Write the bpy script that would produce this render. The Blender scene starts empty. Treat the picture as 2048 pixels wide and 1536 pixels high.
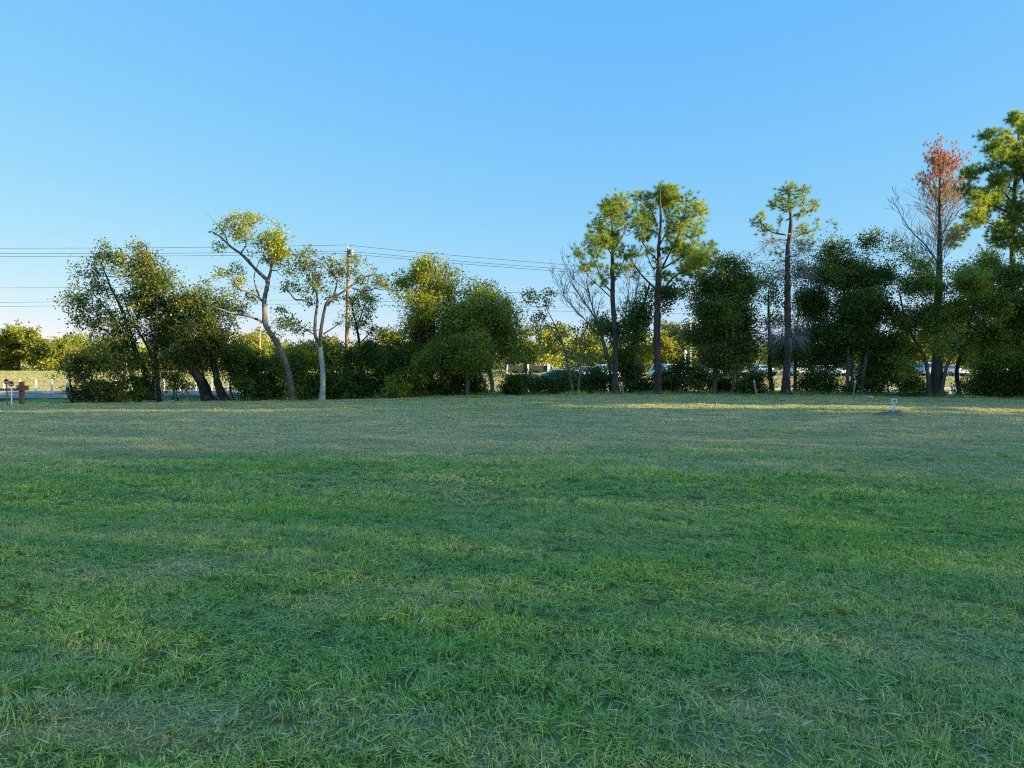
import bpy, bmesh, math
import numpy as np
from mathutils import Vector, Matrix

# ------------------------------------------------------------------ camera, sky, sun, exposure
scn = bpy.context.scene
F = 1479.0                 # focal length in pixels of the 2048 px wide photograph
HZ = 735.0                 # row of the eye-level horizon
CAM_H = 1.6
cam_d = bpy.data.cameras.new('camera')
cam = bpy.data.objects.new('camera', cam_d)
scn.collection.objects.link(cam)
cam.location = (0, 0, CAM_H)
cam.rotation_euler = (math.radians(90), 0, 0)
cam_d.sensor_width = 36.0
cam_d.lens = 36.0 * F / 2048.0
cam_d.shift_y = -(768.0 - HZ) / 2048.0
cam_d.clip_start = 0.1
cam_d.clip_end = 6000
scn.camera = cam

SUN_EL = math.radians(14.0)
SUN_AZ = math.radians(18.0)       # how far the sun stands behind the line to the right of the camera
sun_vec = Vector((math.cos(SUN_AZ) * math.cos(SUN_EL), -math.sin(SUN_AZ) * math.cos(SUN_EL), math.sin(SUN_EL)))
w = bpy.data.worlds.new('World'); scn.world = w; w.use_nodes = True
nt = w.node_tree; nt.nodes.clear()
sky = nt.nodes.new('ShaderNodeTexSky'); sky.sky_type = 'NISHITA'; sky.sun_disc = False
sky.sun_elevation = SUN_EL
sky.sun_rotation = math.atan2(sun_vec.x, sun_vec.y)
sky.altitude = 0; sky.air_density = 1.0; sky.dust_density = 0.0; sky.ozone_density = 6.0
bg = nt.nodes.new('ShaderNodeBackground'); bg.inputs[1].default_value = 0.15
wo = nt.nodes.new('ShaderNodeOutputWorld')
# tone response of the phone picture: the bright blue end of the sky is held back, red is left alone
sep = nt.nodes.new('ShaderNodeSeparateColor'); com = nt.nodes.new('ShaderNodeCombineColor'); nt.links.new(sky.outputs[0], sep.inputs[0])
for ch, (gain, gam) in enumerate(((.83, .84), (1.20, .40), (2.42, .0))):
    pw = nt.nodes.new('ShaderNodeMath'); pw.operation = 'POWER'; pw.inputs[1].default_value = gam; nt.links.new(sep.outputs[ch], pw.inputs[0])
    mu = nt.nodes.new('ShaderNodeMath'); mu.operation = 'MULTIPLY'; mu.inputs[1].default_value = gain; nt.links.new(pw.outputs[0], mu.inputs[0]); nt.links.new(mu.outputs[0], com.inputs[ch])
nt.links.new(com.outputs[0], bg.inputs[0]); nt.links.new(bg.outputs[0], wo.inputs[0])

sd = bpy.data.lights.new('sun', 'SUN'); sd.energy = 5.0; sd.angle = math.radians(0.55); sd.color = (1.0, 0.84, 0.54)
sun = bpy.data.objects.new('sun', sd); scn.collection.objects.link(sun)
sun.rotation_euler = sun_vec.to_track_quat('Z', 'Y').to_euler()
sun.location = (60, -10, 30)

vs = scn.view_settings
vs.view_transform = 'Standard'; vs.look = 'None'; vs.gamma = 1.0; vs.use_curve_mapping = False
vs.exposure = 1.42
scn.render.engine = 'CYCLES'
scn.cycles.max_bounces = 8; scn.cycles.diffuse_bounces = 5; scn.cycles.transmission_bounces = 4
scn.cycles.use_denoising = False
scn.cycles.filter_width = 1.15
scn.cycles.sample_clamp_indirect = 4.0

# ------------------------------------------------------------------ helpers
C = scn.collection
R = np.random.default_rng(7)

def smooth(a, b, x):
    t = np.clip((np.asarray(x, float) - a) / (b - a), 0, 1); return t * t * (3 - 2 * t)

_perm = np.random.default_rng(3).random((256, 256))
def vnoise(x, y, s=1.0):
    x = np.asarray(x, float) / s + 1000.3; y = np.asarray(y, float) / s + 1000.7
    xi = np.floor(x).astype(int); yi = np.floor(y).astype(int)
    fx = x - xi; fy = y - yi; fx = fx * fx * (3 - 2 * fx); fy = fy * fy * (3 - 2 * fy)
    g = lambda a, b: _perm[a % 256, b % 256]
    return (g(xi, yi) * (1 - fx) + g(xi + 1, yi) * fx) * (1 - fy) + (g(xi, yi + 1) * (1 - fx) + g(xi + 1, yi + 1) * fx) * fy
def fbm(x, y, s, o=4):
    t = 0; a = 1; n = 0
    for k in range(o):
        t = t + a * vnoise(np.asarray(x) + 31.7 * k, np.asarray(y) - 17.3 * k, s / 2 ** k); n += a; a *= .5
    return t / n

EDGE_PX = np.array([-800, 0, 300, 500, 640, 800, 900, 1100, 1300, 1500, 1700, 1900, 2048, 2800])
EDGE_Y = np.array([806, 806, 804, 801, 800, 795, 791, 789, 788, 789, 792, 795, 797, 798])
EY = 38.0
EDGE_X = (EDGE_PX - 1024) / F * EY
EDGE_Z = CAM_H - (EDGE_Y - HZ) / F * EY
def ground_z(x, y):
    x = np.asarray(x, float); y = np.asarray(y, float)
    ze = np.interp(x, EDGE_X, EDGE_Z)
    zr = np.clip(0.12 * x / 28.0, -.14, .14)
    zl = ze * smooth(6, 37, y)
    zl = zl + .07 * (fbm(x, y, 7.0, 3) - .5) * smooth(3, 8, y) * (1 - smooth(34, 37, y))
    k = smooth(38.5, 42, y)
    z = zl * (1 - k) + zr * k
    return z + .95 * smooth(52, 160, y)
def gz(x, y): return float(ground_z(x, y))
def PX(px, Y): return (px - 1024.0) / F * Y
def PZ(py, Y): return CAM_H + (HZ - py) / F * Y
def P(px, py, Y, dy=0.0):            # a point of the place given its picture column/row and its distance
    return np.array([PX(px, Y), Y + dy, PZ(py, Y)])

def mesh_from(name, V, Fc, attrs=None, smooth_shade=False, mats=None, midx=None):
    me = bpy.data.meshes.new(name)
    V = np.asarray(V, np.float32)
    Fc = [np.asarray(f, np.int32) for f in (Fc if isinstance(Fc, list) else [Fc]) if len(f)]
    loops = np.concatenate([f.ravel() for f in Fc]); sizes = np.concatenate([np.full(len(f), f.shape[1], np.int32) for f in Fc])
    me.vertices.add(len(V)); me.vertices.foreach_set('co', V.ravel())
    me.loops.add(len(loops)); me.loops.foreach_set('vertex_index', loops)
    me.polygons.add(len(sizes))
    me.polygons.foreach_set('loop_start', np.concatenate([[0], np.cumsum(sizes)[:-1]]).astype(np.int32))
    me.polygons.foreach_set('use_smooth', np.full(len(sizes), smooth_shade))
    for k, a in (attrs or {}).items():
        at = me.attributes.new(k, 'FLOAT', 'POINT'); at.data.foreach_set('value', np.asarray(a, np.float32))
    for m in (mats or []): me.materials.append(m)
    if midx is not None: me.polygons.foreach_set('material_index', np.asarray(midx, np.int32))
    me.update(calc_edges=True); me.validate()
    return me
def link(name, me, parent=None, loc=None):
    o = bpy.data.objects.new(name, me); C.objects.link(o)
    if parent is not None: o.parent = parent
    if loc is not None: o.location = loc
    return o
def tag(o, label=None, cat=None, group=None, kind=None):
    if label: o['label'] = label
    if cat: o['category'] = cat
    if group: o['group'] = group
    if kind: o['kind'] = kind
    return o
def empty(name, loc, label=None, cat=None, group=None, rz=0):
    o = bpy.data.objects.new(name, None); C.objects.link(o); o.location = loc; o.rotation_euler = (0, 0, rz)
    o.empty_display_size = .2
    return tag(o, label, cat, group)

class MB:                                   # collects primitive shapes into one mesh
    def __init__(s): s.V = []; s.F3 = []; s.F4 = []; s.n = 0
    def add(s, V, f3=(), f4=()):
        V = np.asarray(V, float)
        if len(f3): s.F3.append(np.asarray(f3) + s.n)
        if len(f4): s.F4.append(np.asarray(f4) + s.n)
        s.V.append(V); s.n += len(V); return s
    def box(s, c, h, rot=None):
        b = np.array([[x, y, z] for x in (-1, 1) for y in (-1, 1) for z in (-1, 1)], float) * np.asarray(h)
        if rot is not None: b = b @ np.asarray(rot).T
        return s.add(b + np.asarray(c), f4=[[0, 1, 3, 2], [4, 6, 7, 5], [0, 4, 5, 1], [2, 3, 7, 6], [0, 2, 6, 4], [1, 5, 7, 3]])
    def tube(s, pts, rad, n=6, cap=True):
        pts = np.asarray(pts, float); rad = np.broadcast_to(np.asarray(rad, float), (len(pts),))
        t = np.gradient(pts, axis=0); t /= np.linalg.norm(t, axis=1)[:, None] + 1e-9
        ref = np.array([0, 0, 1.0]) if abs(t.mean(0)[2]) < .8 else np.array([1.0, .2, 0])
        u = np.cross(t, ref); u /= np.linalg.norm(u, axis=1)[:, None] + 1e-9; v = np.cross(t, u)
        a = np.arange(n) * 2 * math.pi / n
        V = pts[:, None] + rad[:, None, None] * (np.cos(a)[None, :, None] * u[:, None] + np.sin(a)[None, :, None] * v[:, None])
        k = len(pts); f = []
        i = np.arange(k - 1)[:, None] * n; j = np.arange(n)[None]; j2 = (j + 1) % n
        f4 = np.stack([i + j, i + j2, i + n + j2, i + n + j], -1).reshape(-1, 4)
        V = V.reshape(-1, 3); f3 = []
        if cap:
            V = np.vstack([V, pts[:1], pts[-1:]]); c0 = k * n; c1 = c0 + 1
            jj = np.arange(n); jn = (jj + 1) % n
            f3 = np.vstack([np.stack([np.full(n, c0), jn, jj], -1), np.stack([np.full(n, c1), (k - 1) * n + jj, (k - 1) * n + jn], -1)])
        return s.add(V, f3, f4)
    def cyl(s, a, b, r, n=12): return s.tube([a, b], r, n)
    def mesh(s, name, mat, smooth_shade=False, attrs=None):
        V = np.vstack(s.V); Fs = [np.vstack(f) for f in (s.F3, s.F4) if f]
        return mesh_from(name, V, Fs, attrs, smooth_shade, [mat])
    def build(s, name, mat, parent=None, smooth_shade=False):
        return link(name, s.mesh(name, mat, smooth_shade), parent)

# ------------------------------------------------------------------ materials
def new_mat(name):
    m = bpy.data.materials.new(name); m.use_nodes = True; m.node_tree.nodes.clear()
    return m, m.node_tree.nodes, m.node_tree.links
def ramp(n, stops):
    r = n.new('ShaderNodeValToRGB'); e = r.color_ramp.elements
    while len(e) < len(stops): e.new(.5)
    for el, (p, c) in zip(e, stops): el.position = p; el.color = (*c, 1)
    return r
def simple(name, col, rough=.7, metal=0.0, noise=.15, scale=8.0, bump=.0, spec=.4):
    m, n, l = new_mat(name)
    o = n.new('ShaderNodeOutputMaterial'); p = n.new('ShaderNodeBsdfPrincipled'); l.new(p.outputs[0], o.inputs[0])
    tc = n.new('ShaderNodeTexCoord'); t = n.new('ShaderNodeTexNoise'); t.inputs['Scale'].default_value = scale; t.inputs['Detail'].default_value = 6
    l.new(tc.outputs['Object'], t.inputs['Vector'])
    c = np.array(col)
    r = ramp(n, [(.25, tuple(c * (1 - noise))), (.75, tuple(np.minimum(c * (1 + noise), 1)))])
    l.new(t.outputs['Fac'], r.inputs[0]); l.new(r.outputs[0], p.inputs['Base Color'])
    p.inputs['Roughness'].default_value = rough; p.inputs['Metallic'].default_value = metal; p.inputs['Specular IOR Level'].default_value = spec
    if bump:
        b = n.new('ShaderNodeBump'); b.inputs['Strength'].default_value = bump; b.inputs['Distance'].default_value = .02
        l.new(t.outputs['Fac'], b.inputs['Height']); l.new(b.outputs[0], p.inputs['Normal'])
    return m
def bark(name, dark, light, scale=6.0, stretch=.18):
    m, n, l = new_mat(name)
    o = n.new('ShaderNodeOutputMaterial'); p = n.new('ShaderNodeBsdfPrincipled'); l.new(p.outputs[0], o.inputs[0])
    tc = n.new('ShaderNodeTexCoord'); mp = n.new('ShaderNodeMapping'); mp.inputs['Scale'].default_value = (1, 1, stretch)
    l.new(tc.outputs['Object'], mp.inputs[0])
    t = n.new('ShaderNodeTexNoise'); t.inputs['Scale'].default_value = scale * 3; t.inputs['Detail'].default_value = 8; t.inputs['Roughness'].default_value = .65
    t2 = n.new('ShaderNodeTexNoise'); t2.inputs['Scale'].default_value = 1.6; t2.inputs['Detail'].default_value = 3
    l.new(mp.outputs[0], t.inputs[0]); l.new(tc.outputs['Object'], t2.inputs[0])
    mx = n.new('ShaderNodeMath'); mx.operation = 'MULTIPLY_ADD'; mx.inputs[1].default_value = .6; l.new(t.outputs[0], mx.inputs[0])
    m2 = n.new('ShaderNodeMath'); m2.operation = 'MULTIPLY'; m2.inputs[1].default_value = .4; l.new(t2.outputs[0], m2.inputs[0]); l.new(m2.outputs[0], mx.inputs[2])
    r = ramp(n, [(.32, dark), (.68, light)]); l.new(mx.outputs[0], r.inputs[0]); l.new(r.outputs[0], p.inputs['Base Color'])
    p.inputs['Roughness'].default_value = .9; p.inputs['Specular IOR Level'].default_value = .2
    b = n.new('ShaderNodeBump'); b.inputs['Strength'].default_value = .8; b.inputs['Distance'].default_value = .03
    l.new(t.outputs[0], b.inputs['Height']); l.new(b.outputs[0], p.inputs['Normal'])
    return m
def leafmat(name, c0, c1, c2, trans=.42, rough=.48):
    """leaf colour varies from leaf to leaf ('rnd') and from twig to twig ('tint')"""
    m, n, l = new_mat(name)
    o = n.new('ShaderNodeOutputMaterial')
    a = n.new('ShaderNodeAttribute'); a.attribute_name = 'rnd'; b = n.new('ShaderNodeAttribute'); b.attribute_name = 'tint'
    ad = n.new('ShaderNodeMath'); ad.operation = 'MULTIPLY_ADD'; ad.inputs[1].default_value = .5
    l.new(a.outputs['Fac'], ad.inputs[0])
    mu = n.new('ShaderNodeMath'); mu.operation = 'MULTIPLY'; mu.inputs[1].default_value = .5; l.new(b.outputs['Fac'], mu.inputs[0]); l.new(mu.outputs[0], ad.inputs[2])
    r = ramp(n, [(.15, c0), (.55, c1), (.95, c2)]); l.new(ad.outputs[0], r.inputs[0])
    p = n.new('ShaderNodeBsdfPrincipled'); p.inputs['Roughness'].default_value = rough; p.inputs['Specular IOR Level'].default_value = .45
    l.new(r.outputs[0], p.inputs['Base Color'])
    t = n.new('ShaderNodeBsdfTranslucent')
    g = n.new('ShaderNodeMix'); g.data_type = 'RGBA'; g.blend_type = 'MULTIPLY'; g.inputs[0].default_value = 1; g.inputs[7].default_value = (1.25, 1.15, .55, 1)
    l.new(r.outputs[0], g.inputs[6]); l.new(g.outputs[2], t.inputs[0])
    mx = n.new('ShaderNodeMixShader'); mx.inputs[0].default_value = trans
    l.new(p.outputs[0], mx.inputs[1]); l.new(t.outputs[0], mx.inputs[2]); l.new(mx.outputs[0], o.inputs[0])
    return m

M = {}
M['leaf_dark'] = leafmat('leaf_dark', (.06, .11, .02), (.12, .19, .032), (.22, .27, .045))
M['leaf_mid'] = leafmat('leaf_mid', (.11, .17, .028), (.23, .31, .045), (.40, .43, .06))
M['leaf_olive'] = leafmat('leaf_olive', (.15, .19, .028), (.30, .34, .042), (.52, .49, .06))
M['leaf_grey'] = leafmat('leaf_grey', (.11, .14, .06), (.18, .22, .085), (.29, .31, .11))
M['leaf_far'] = leafmat('leaf_far', (.12, .16, .025), (.23, .25, .03), (.42, .37, .04))
M['leaf_cedar'] = leafmat('leaf_cedar', (.06, .10, .025), (.12, .17, .032), (.34, .29, .05))
M['needle'] = leafmat('needle', (.15, .25, .05), (.31, .42, .07), (.54, .58, .10), trans=.45)
M['needle_red'] = leafmat('needle_red', (.40, .18, .12), (.55, .28, .20), (.68, .41, .31), trans=.4)
M['needle_dry'] = leafmat('needle_dry', (.15, .10, .05), (.22, .16, .09), (.28, .22, .13), trans=.2)
M['bark_brown'] = bark('bark_brown', (.035, .027, .02), (.13, .105, .085))
M['bark_dark'] = bark('bark_dark', (.02, .017, .014), (.075, .065, .055))
M['bark_grey'] = bark('bark_grey', (.09, .08, .065), (.26, .235, .20))
M['bark_pale'] = bark('bark_pale', (.26, .25, .22), (.62, .60, .55), 4.0, .5)
M['bark_pine'] = bark('bark_pine', (.04, .03, .026), (.17, .125, .10), 5.0, .3)
M['bark_dead'] = bark('bark_dead', (.13, .10, .085), (.34, .29, .25))
M['twig_grey'] = bark('twig_grey', (.20, .185, .17), (.42, .39, .36))

# ------------------------------------------------------------------ plants: wood and foliage
def unit(v): return v / (np.linalg.norm(v, axis=-1, keepdims=True) + 1e-9)
def rand_dirs(n, rng): return unit(rng.normal(size=(n, 3)))

def leaf_mesh(name, pos, tint, L, W, mat, rng, dirs=None, droop=.25, tri=False):
    n = len(pos)
    d = rand_dirs(n, rng) if dirs is None else unit(dirs + .6 * rng.normal(size=(n, 3)))
    d[:, 2] -= droop; d = unit(d)
    s = unit(np.cross(d, rand_dirs(n, rng) + np.array([0, 0, .8])))
    ls = L * rng.uniform(.6, 1.3, n)[:, None]; ws = W * rng.uniform(.6, 1.3, n)[:, None]
    nn = np.cross(d, s)
    if tri:
        V = np.stack([pos - d * ls / 2 - s * ws / 2, pos - d * ls / 2 + s * ws / 2, pos + d * ls / 2], 1).reshape(-1, 3); c = 3
    else:
        V = np.stack([pos - d * ls / 2, pos + s * ws / 2 + nn * ws * .18, pos + d * ls / 2, pos - s * ws / 2 + nn * ws * .18], 1).reshape(-1, 3); c = 4
    f = np.arange(c * n).reshape(n, c)
    return mesh_from(name, V, f, {'rnd': np.repeat(rng.random(n), c), 'tint': np.repeat(tint, c)}, False, [mat])

def needle_mesh(name, pos, dirs, tint, mat, rng, per=34, L=.22, W=.014, spread=.9):
    n = len(pos)
    base = np.repeat(pos, per, 0); d = unit(np.repeat(unit(dirs), per, 0) * (1.05 - spread * .45) + spread * rand_dirs(n * per, rng) * rng.uniform(.4, 1.0, (n * per, 1)))
    base = base - np.repeat(unit(dirs), per, 0) * rng.uniform(0, .12, (n * per, 1))
    s = unit(np.cross(d, rand_dirs(n * per, rng))); l = L * rng.uniform(.65, 1.1, (n * per, 1))
    V = np.stack([base - s * W / 2, base + s * W / 2, base + d * l + np.array([0, 0, -.02])], 1).reshape(-1, 3)
    f = np.arange(3 * n * per).reshape(-1, 3)
    return mesh_from(name, V, f, {'rnd': np.repeat(rng.random(n * per), 3), 'tint': np.repeat(np.repeat(tint, per), 3)}, False, [mat])

def resample(pts, step=.35):
    pts = np.asarray(pts, float); out = [pts[0]]
    for a, b in zip(pts[:-1], pts[1:]):
        k = max(1, int(np.linalg.norm(b[:3] - a[:3]) / step))
        for i in range(1, k + 1): out.append(a + (b - a) * i / k)
    return np.array(out)
def catmull(pts, k=5):
    p = np.asarray(pts, float)
    if len(p) < 3: return np.array([p[0] + (p[-1] - p[0]) * t for t in np.linspace(0, 1, k + 1)])
    q = np.vstack([2 * p[0] - p[1], p, 2 * p[-1] - p[-2]]); out = []
    for i in range(1, len(q) - 2):
        for t in np.arange(k) / k:
            a, b, c, d = q[i - 1], q[i], q[i + 1], q[i + 2]
            out.append(.5 * (2 * b + (c - a) * t + (2 * a - 5 * b + 4 * c - d) * t * t + (3 * b - a - 3 * c + d) * t ** 3))
    return np.array(out + [p[-1]])

def expand_lobes(lobes, Y, rng, depth=1.0, clump=.62, fill=1.0, dyspread=.8):
    """picture ellipses (px, py, rx, ry) at distance Y -> leafy clumps with real depth: x y z r"""
    cl = []
    for lb in lobes:
        px, py, rx, ry = lb[:4]; fl = lb[4] if len(lb) > 4 else 1.0
        a, b = rx * Y / F, ry * Y / F
        c0 = P(px, py, Y); c0[1] += (lb[5] if len(lb) > 5 else rng.normal() * dyspread)
        if max(a, b) < clump * 1.35:
            cl.append([*c0, (a * b) ** .5, fl]); continue
        n = max(2, int(round(fill * 1.5 * (a * b * a * depth) / clump ** 3 * .75)) if a * b < 6 else int(fill * 1.15 * (a * b * a * depth) / clump ** 3 * .75))
        n = min(n, 70)
        d = rand_dirs(n, rng) * (rng.uniform(.12, 1, (n, 1)) ** .45)
        for q in d:
            r = clump * rng.uniform(.65, 1.25)
            cl.append([*(c0 + q * np.array([max(a - r * .6, .1), max(a * depth - r * .5, .1), max(b - r * .6, .1)])), r, fl])
    return np.array(cl)

def make_branches(stems, clumps, rng, mb, sag=.12):
    """join every clump to the nearest wood below it; returns nothing, adds to mb"""
    nodes = []; rad = []
    for s in stems:
        r = resample(s); m = max(2, int(len(r) * .25))
        nodes += list(r[m:, :3]); rad += list(r[m:, 3])
    nodes = np.array(nodes); rad = np.array(rad)
    order = np.argsort([np.min(np.linalg.norm(nodes - c[:3], axis=1)) for c in clumps])
    for i in order:
        c = clumps[i][:3]
        d = np.linalg.norm(nodes - c, axis=1) + .9 * np.maximum(nodes[:, 2] - c[2] + .15, 0)
        j = int(np.argmin(d)); a = nodes[j]; ln = np.linalg.norm(c - a)
        if ln < .08: continue
        mid = (a + c) / 2 + rng.normal(size=3) * ln * .09 + np.array([0, 0, -sag * ln])
        r0 = min(rad[j] * .75, .012 + .011 * ln)
        pts = catmull([a, mid, c], 4); rr = np.linspace(r0, max(.006, r0 * .4), len(pts))
        mb.tube(pts, rr, 5, cap=False)
        nodes = np.vstack([nodes, pts[2:]]); rad = np.concatenate([rad, rr[2:]])

def stems3d(stems, Y, rng, wander=.25):
    """stems in picture coordinates (px, py, width px [, dy]) -> x y z r at distance Y"""
    out = []
    for s in stems:
        q = []; dy = 0
        for k, t in enumerate(s):
            if len(t) > 3: dy = t[3]
            elif k: dy += rng.normal() * wander
            p = P(t[0], t[1], Y, dy); q.append([*p, t[2] * Y / F / 2])
        out.append(np.array(q))
    return out

def plant(name, label, cat, Y, stems, lobes, leaf='leaf_dark', wood='bark_brown', seed=0, dens=1.0, leafL=.12, leafW=.085,
          per=36, clump=.62, fill=1.0, depth=1.0, group=None, trunk_name='trunk', style='leaf', spread=.2, limbs=(), dyspread=.8,
          ground=True, twig=True, crown_name='crown', limb_wood=None, tintb=0.0, girth=.7, lobe_scale=None, filler=0.0):
    rng = np.random.default_rng(1000 + seed)
    st = stems3d(stems, Y, rng)
    lm = stems3d(limbs, Y, rng, .35) if limbs else []
    for s in st + lm: s[:, 3] *= girth
    if lobe_scale is None: lobe_scale = .94 if style == 'leaf' else 1.32
    lobes = [(q[0], q[1], q[2] * lobe_scale, q[3] * lobe_scale, *q[4:]) for q in lobes]
    # trunks stand on the ground
    x0, y0 = (st[0][0][0], st[0][0][1]); z0 = gz(x0, y0)
    for s in st:
        if ground:
            s[0][2] = gz(s[0][0], s[0][1]) - .08
    root = empty(name, (x0, y0, z0), label, cat, group); off = np.array([x0, y0, z0])
    for k, s in enumerate(st):
        p = catmull(s, 10); p[:, 3] = np.maximum(p[:, 3], .006)
        p[:, :2] += (fbm(p[:, 2:3] * 1.0 + k * 7, p[:, 2:3] * 0 + seed, .8, 2) - .5) * np.minimum(p[:, 3:4], .1) * .8
        mb = MB(); rr = p[:, 3] * (1 + .22 * (fbm(p[:, 2] * 3 + seed, p[:, 2] * 0 + k * 3.1, .6, 3) - .5))
        if ground: rr[:3] *= np.array([1.55, 1.22, 1.06])
        mb.tube(p[:, :3] - off, rr, 10); mb.V[-1] = mb.V[-1] + np.random.default_rng(9000 + seed * 9 + k).normal(size=mb.V[-1].shape) * np.append(np.repeat(rr, 10), [0, 0])[:, None] * .06; mb.build(trunk_name, M[wood], root, True)
    for s in lm:
        p = catmull(s, 6); p[:, 3] = np.maximum(p[:, 3], .006); mb = MB(); mb.tube(p[:, :3] - off, p[:, 3], 7); mb.build('limb', M[limb_wood or wood], root, True)
    if not len(lobes): return root
    cl = expand_lobes(lobes, Y, rng, depth, clump, fill, dyspread)
    if filler:
        ex = []
        for a_ in cl:
            dd = np.linalg.norm(cl[:, :3] - a_[:3], axis=1); nb = np.argsort(dd)[1:5]
            for j in nb:
                if dd[j] > 1.0 * (a_[3] + cl[j][3]) and rng.random() < filler:
                    f_ = rng.uniform(.35, .65); ex.append([*(a_[:3] * f_ + cl[j][:3] * (1 - f_) + rng.normal(size=3) * .15), min(a_[3], cl[j][3]) * rng.uniform(.8, 1.1), min(a_[4], cl[j][4])])
        if ex: cl = np.vstack([cl, ex])
    if style != 'leaf' and lm:
        ex = []
        for s in lm:
            q = resample(s, .2)
            for k in range(int(len(q) * .4), len(q), 2): ex.append([*(q[k, :3] + rng.normal(size=3) * .18), .26, .8])
        cl = np.vstack([cl, ex])
    mb = MB(); make_branches(st + lm, cl, rng, mb)
    pos = []; tint = []; dirs = []
    for c in cl:
        r = c[3]; n = max(4, int(dens * c[4] * (46 if style == 'leaf' else 100) * (r / .75) ** 2 * rng.uniform(.45, 1.5)))
        q = rng.normal(size=(n, 3)) * .58 * r * np.array([1, 1, .88]) if style == 'leaf' else rand_dirs(n, rng) * (rng.uniform(.1, 1.1, (n, 1)) ** .5) * r * np.array([1, 1, .85]); q *= np.where(rng.random((n, 1)) < .14, rng.uniform(1.15, 1.7, (n, 1)), 1.0); pc = c[:3] + q
        tt = np.clip(rng.normal(.45, .3) + tintb + rng.normal(size=n) * .14, 0, 1)
        if twig:
            for k in range(0, n, 2):
                mb.tube([c[:3], c[:3] + q[k] * .55 + rng.normal(size=3) * .05, pc[k]], [.012, .009, .005], 3, cap=False)
        if style == 'leaf':
            pl = (pc[:, None] + rng.normal(size=(n, per, 3)) * spread * np.array([1, 1, .75])).reshape(-1, 3)
            pos.append(pl); tint.append(np.repeat(tt, per)); dirs.append(np.repeat(q, per, 0))
        else:
            pos.append(pc); tint.append(tt); dirs.append(unit(q) + np.array([0, 0, .55]))
    pos = np.vstack(pos) - off; tint = np.concatenate(tint); dirs = np.vstack(dirs)
    V = np.vstack(mb.V) - off; mb.V = [V]; mb.build('branches', M[limb_wood or wood], root)['kind'] = 'stuff'
    if style == 'leaf': me = leaf_mesh(crown_name, pos, tint, leafL, leafW, M[leaf], rng, tri=True)
    else: me = needle_mesh(crown_name, pos, dirs, tint, M[leaf], rng, per=per, L=leafL, W=leafW)
    link(crown_name, me, root)
    return root

def bare_branches(mb, p, d, ln, r, depth, rng, up=.12, split=3, ang=.55, tips=None):
    k = 5; pts = [p]; q = p.copy(); dd = d.copy()
    for i in range(k):
        dd = unit(dd + rng.normal(size=3) * .10 + np.array([0, 0, up])); q = q + dd * ln / k; pts.append(q.copy())
    mb.tube(pts, np.linspace(r, max(r * .45, .0075), k + 1), 5 if depth > 1 else 3, cap=False)
    if depth <= 0:
        if tips is not None: tips.append((q, dd))
        return
    for j in range(split):
        t = rng.uniform(.35, 1.0); b = pts[min(k, int(round(t * k)))]
        nd = unit(dd + rand_dirs(1, rng)[0] * ang * 1.4)
        bare_branches(mb, b, nd, ln * rng.uniform(.5, .8), max(r * .5, .009), depth - 1, rng, up, split, ang, tips)

# ------------------------------------------------------------------ the ground
def ground_mat(name, stops, scale, detail=8, attr=None, rough=.95, bump=.4, stretch=(1, 1, 1)):
    m, n, l = new_mat(name)
    o = n.new('ShaderNodeOutputMaterial'); p = n.new('ShaderNodeBsdfPrincipled'); l.new(p.outputs[0], o.inputs[0])
    g = n.new('ShaderNodeNewGeometry'); mp = n.new('ShaderNodeMapping'); mp.inputs['Scale'].default_value = stretch; l.new(g.outputs['Position'], mp.inputs[0])
    t = n.new('ShaderNodeTexNoise'); t.inputs['Scale'].default_value = scale; t.inputs['Detail'].default_value = detail; t.inputs['Roughness'].default_value = .62
    t2 = n.new('ShaderNodeTexNoise'); t2.inputs['Scale'].default_value = scale * .07; t2.inputs['Detail'].default_value = 4
    l.new(mp.outputs[0], t.inputs[0]); l.new(mp.outputs[0], t2.inputs[0])
    a = n.new('ShaderNodeMath'); a.operation = 'ADD'; l.new(t.outputs[0], a.inputs[0]); l.new(t2.outputs[0], a.inputs[1])
    h = n.new('ShaderNodeMath'); h.operation = 'MULTIPLY'; h.inputs[1].default_value = .5; l.new(a.outputs[0], h.inputs[0])
    src = h.outputs[0]
    if attr:
        at = n.new('ShaderNodeAttribute'); at.attribute_name = attr
        q = n.new('ShaderNodeMath'); q.operation = 'MULTIPLY_ADD'; q.inputs[1].default_value = .5
        l.new(at.outputs['Fac'], q.inputs[0])
        q2 = n.new('ShaderNodeMath'); q2.operation = 'MULTIPLY'; q2.inputs[1].default_value = .5; l.new(src, q2.inputs[0]); l.new(q2.outputs[0], q.inputs[2]); src = q.outputs[0]
    r = ramp(n, stops); l.new(src, r.inputs[0]); l.new(r.outputs[0], p.inputs['Base Color'])
    p.inputs['Roughness'].default_value = rough; p.inputs['Specular IOR Level'].default_value = .15
    if bump:
        b = n.new('ShaderNodeBump'); b.inputs['Strength'].default_value = bump; b.inputs['Distance'].default_value = .05
        l.new(t.outputs[0], b.inputs['Height']); l.new(b.outputs[0], p.inputs['Normal'])
    return m
M['soil'] = ground_mat('soil', [(.3, (.022, .019, .013)), (.55, (.05, .045, .026)), (.75, (.09, .075, .045))], 9)
M['lawn'] = ground_mat('lawn', [(.15, (.05, .07, .018)), (.36, (.14, .16, .04)), (.52, (.26, .24, .09)), (.75, (.50, .42, .17))], 70, attr='dry')
M['field'] = ground_mat('field', [(.3, (.24, .22, .045)), (.5, (.40, .34, .075)), (.72, (.50, .40, .11))], 1.2, bump=.3, stretch=(.4, 1, 1))
M['asphalt'] = ground_mat('asphalt', [(.3, (.16, .165, .17)), (.7, (.22, .225, .23))], 12, bump=.15, rough=.8)
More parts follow.
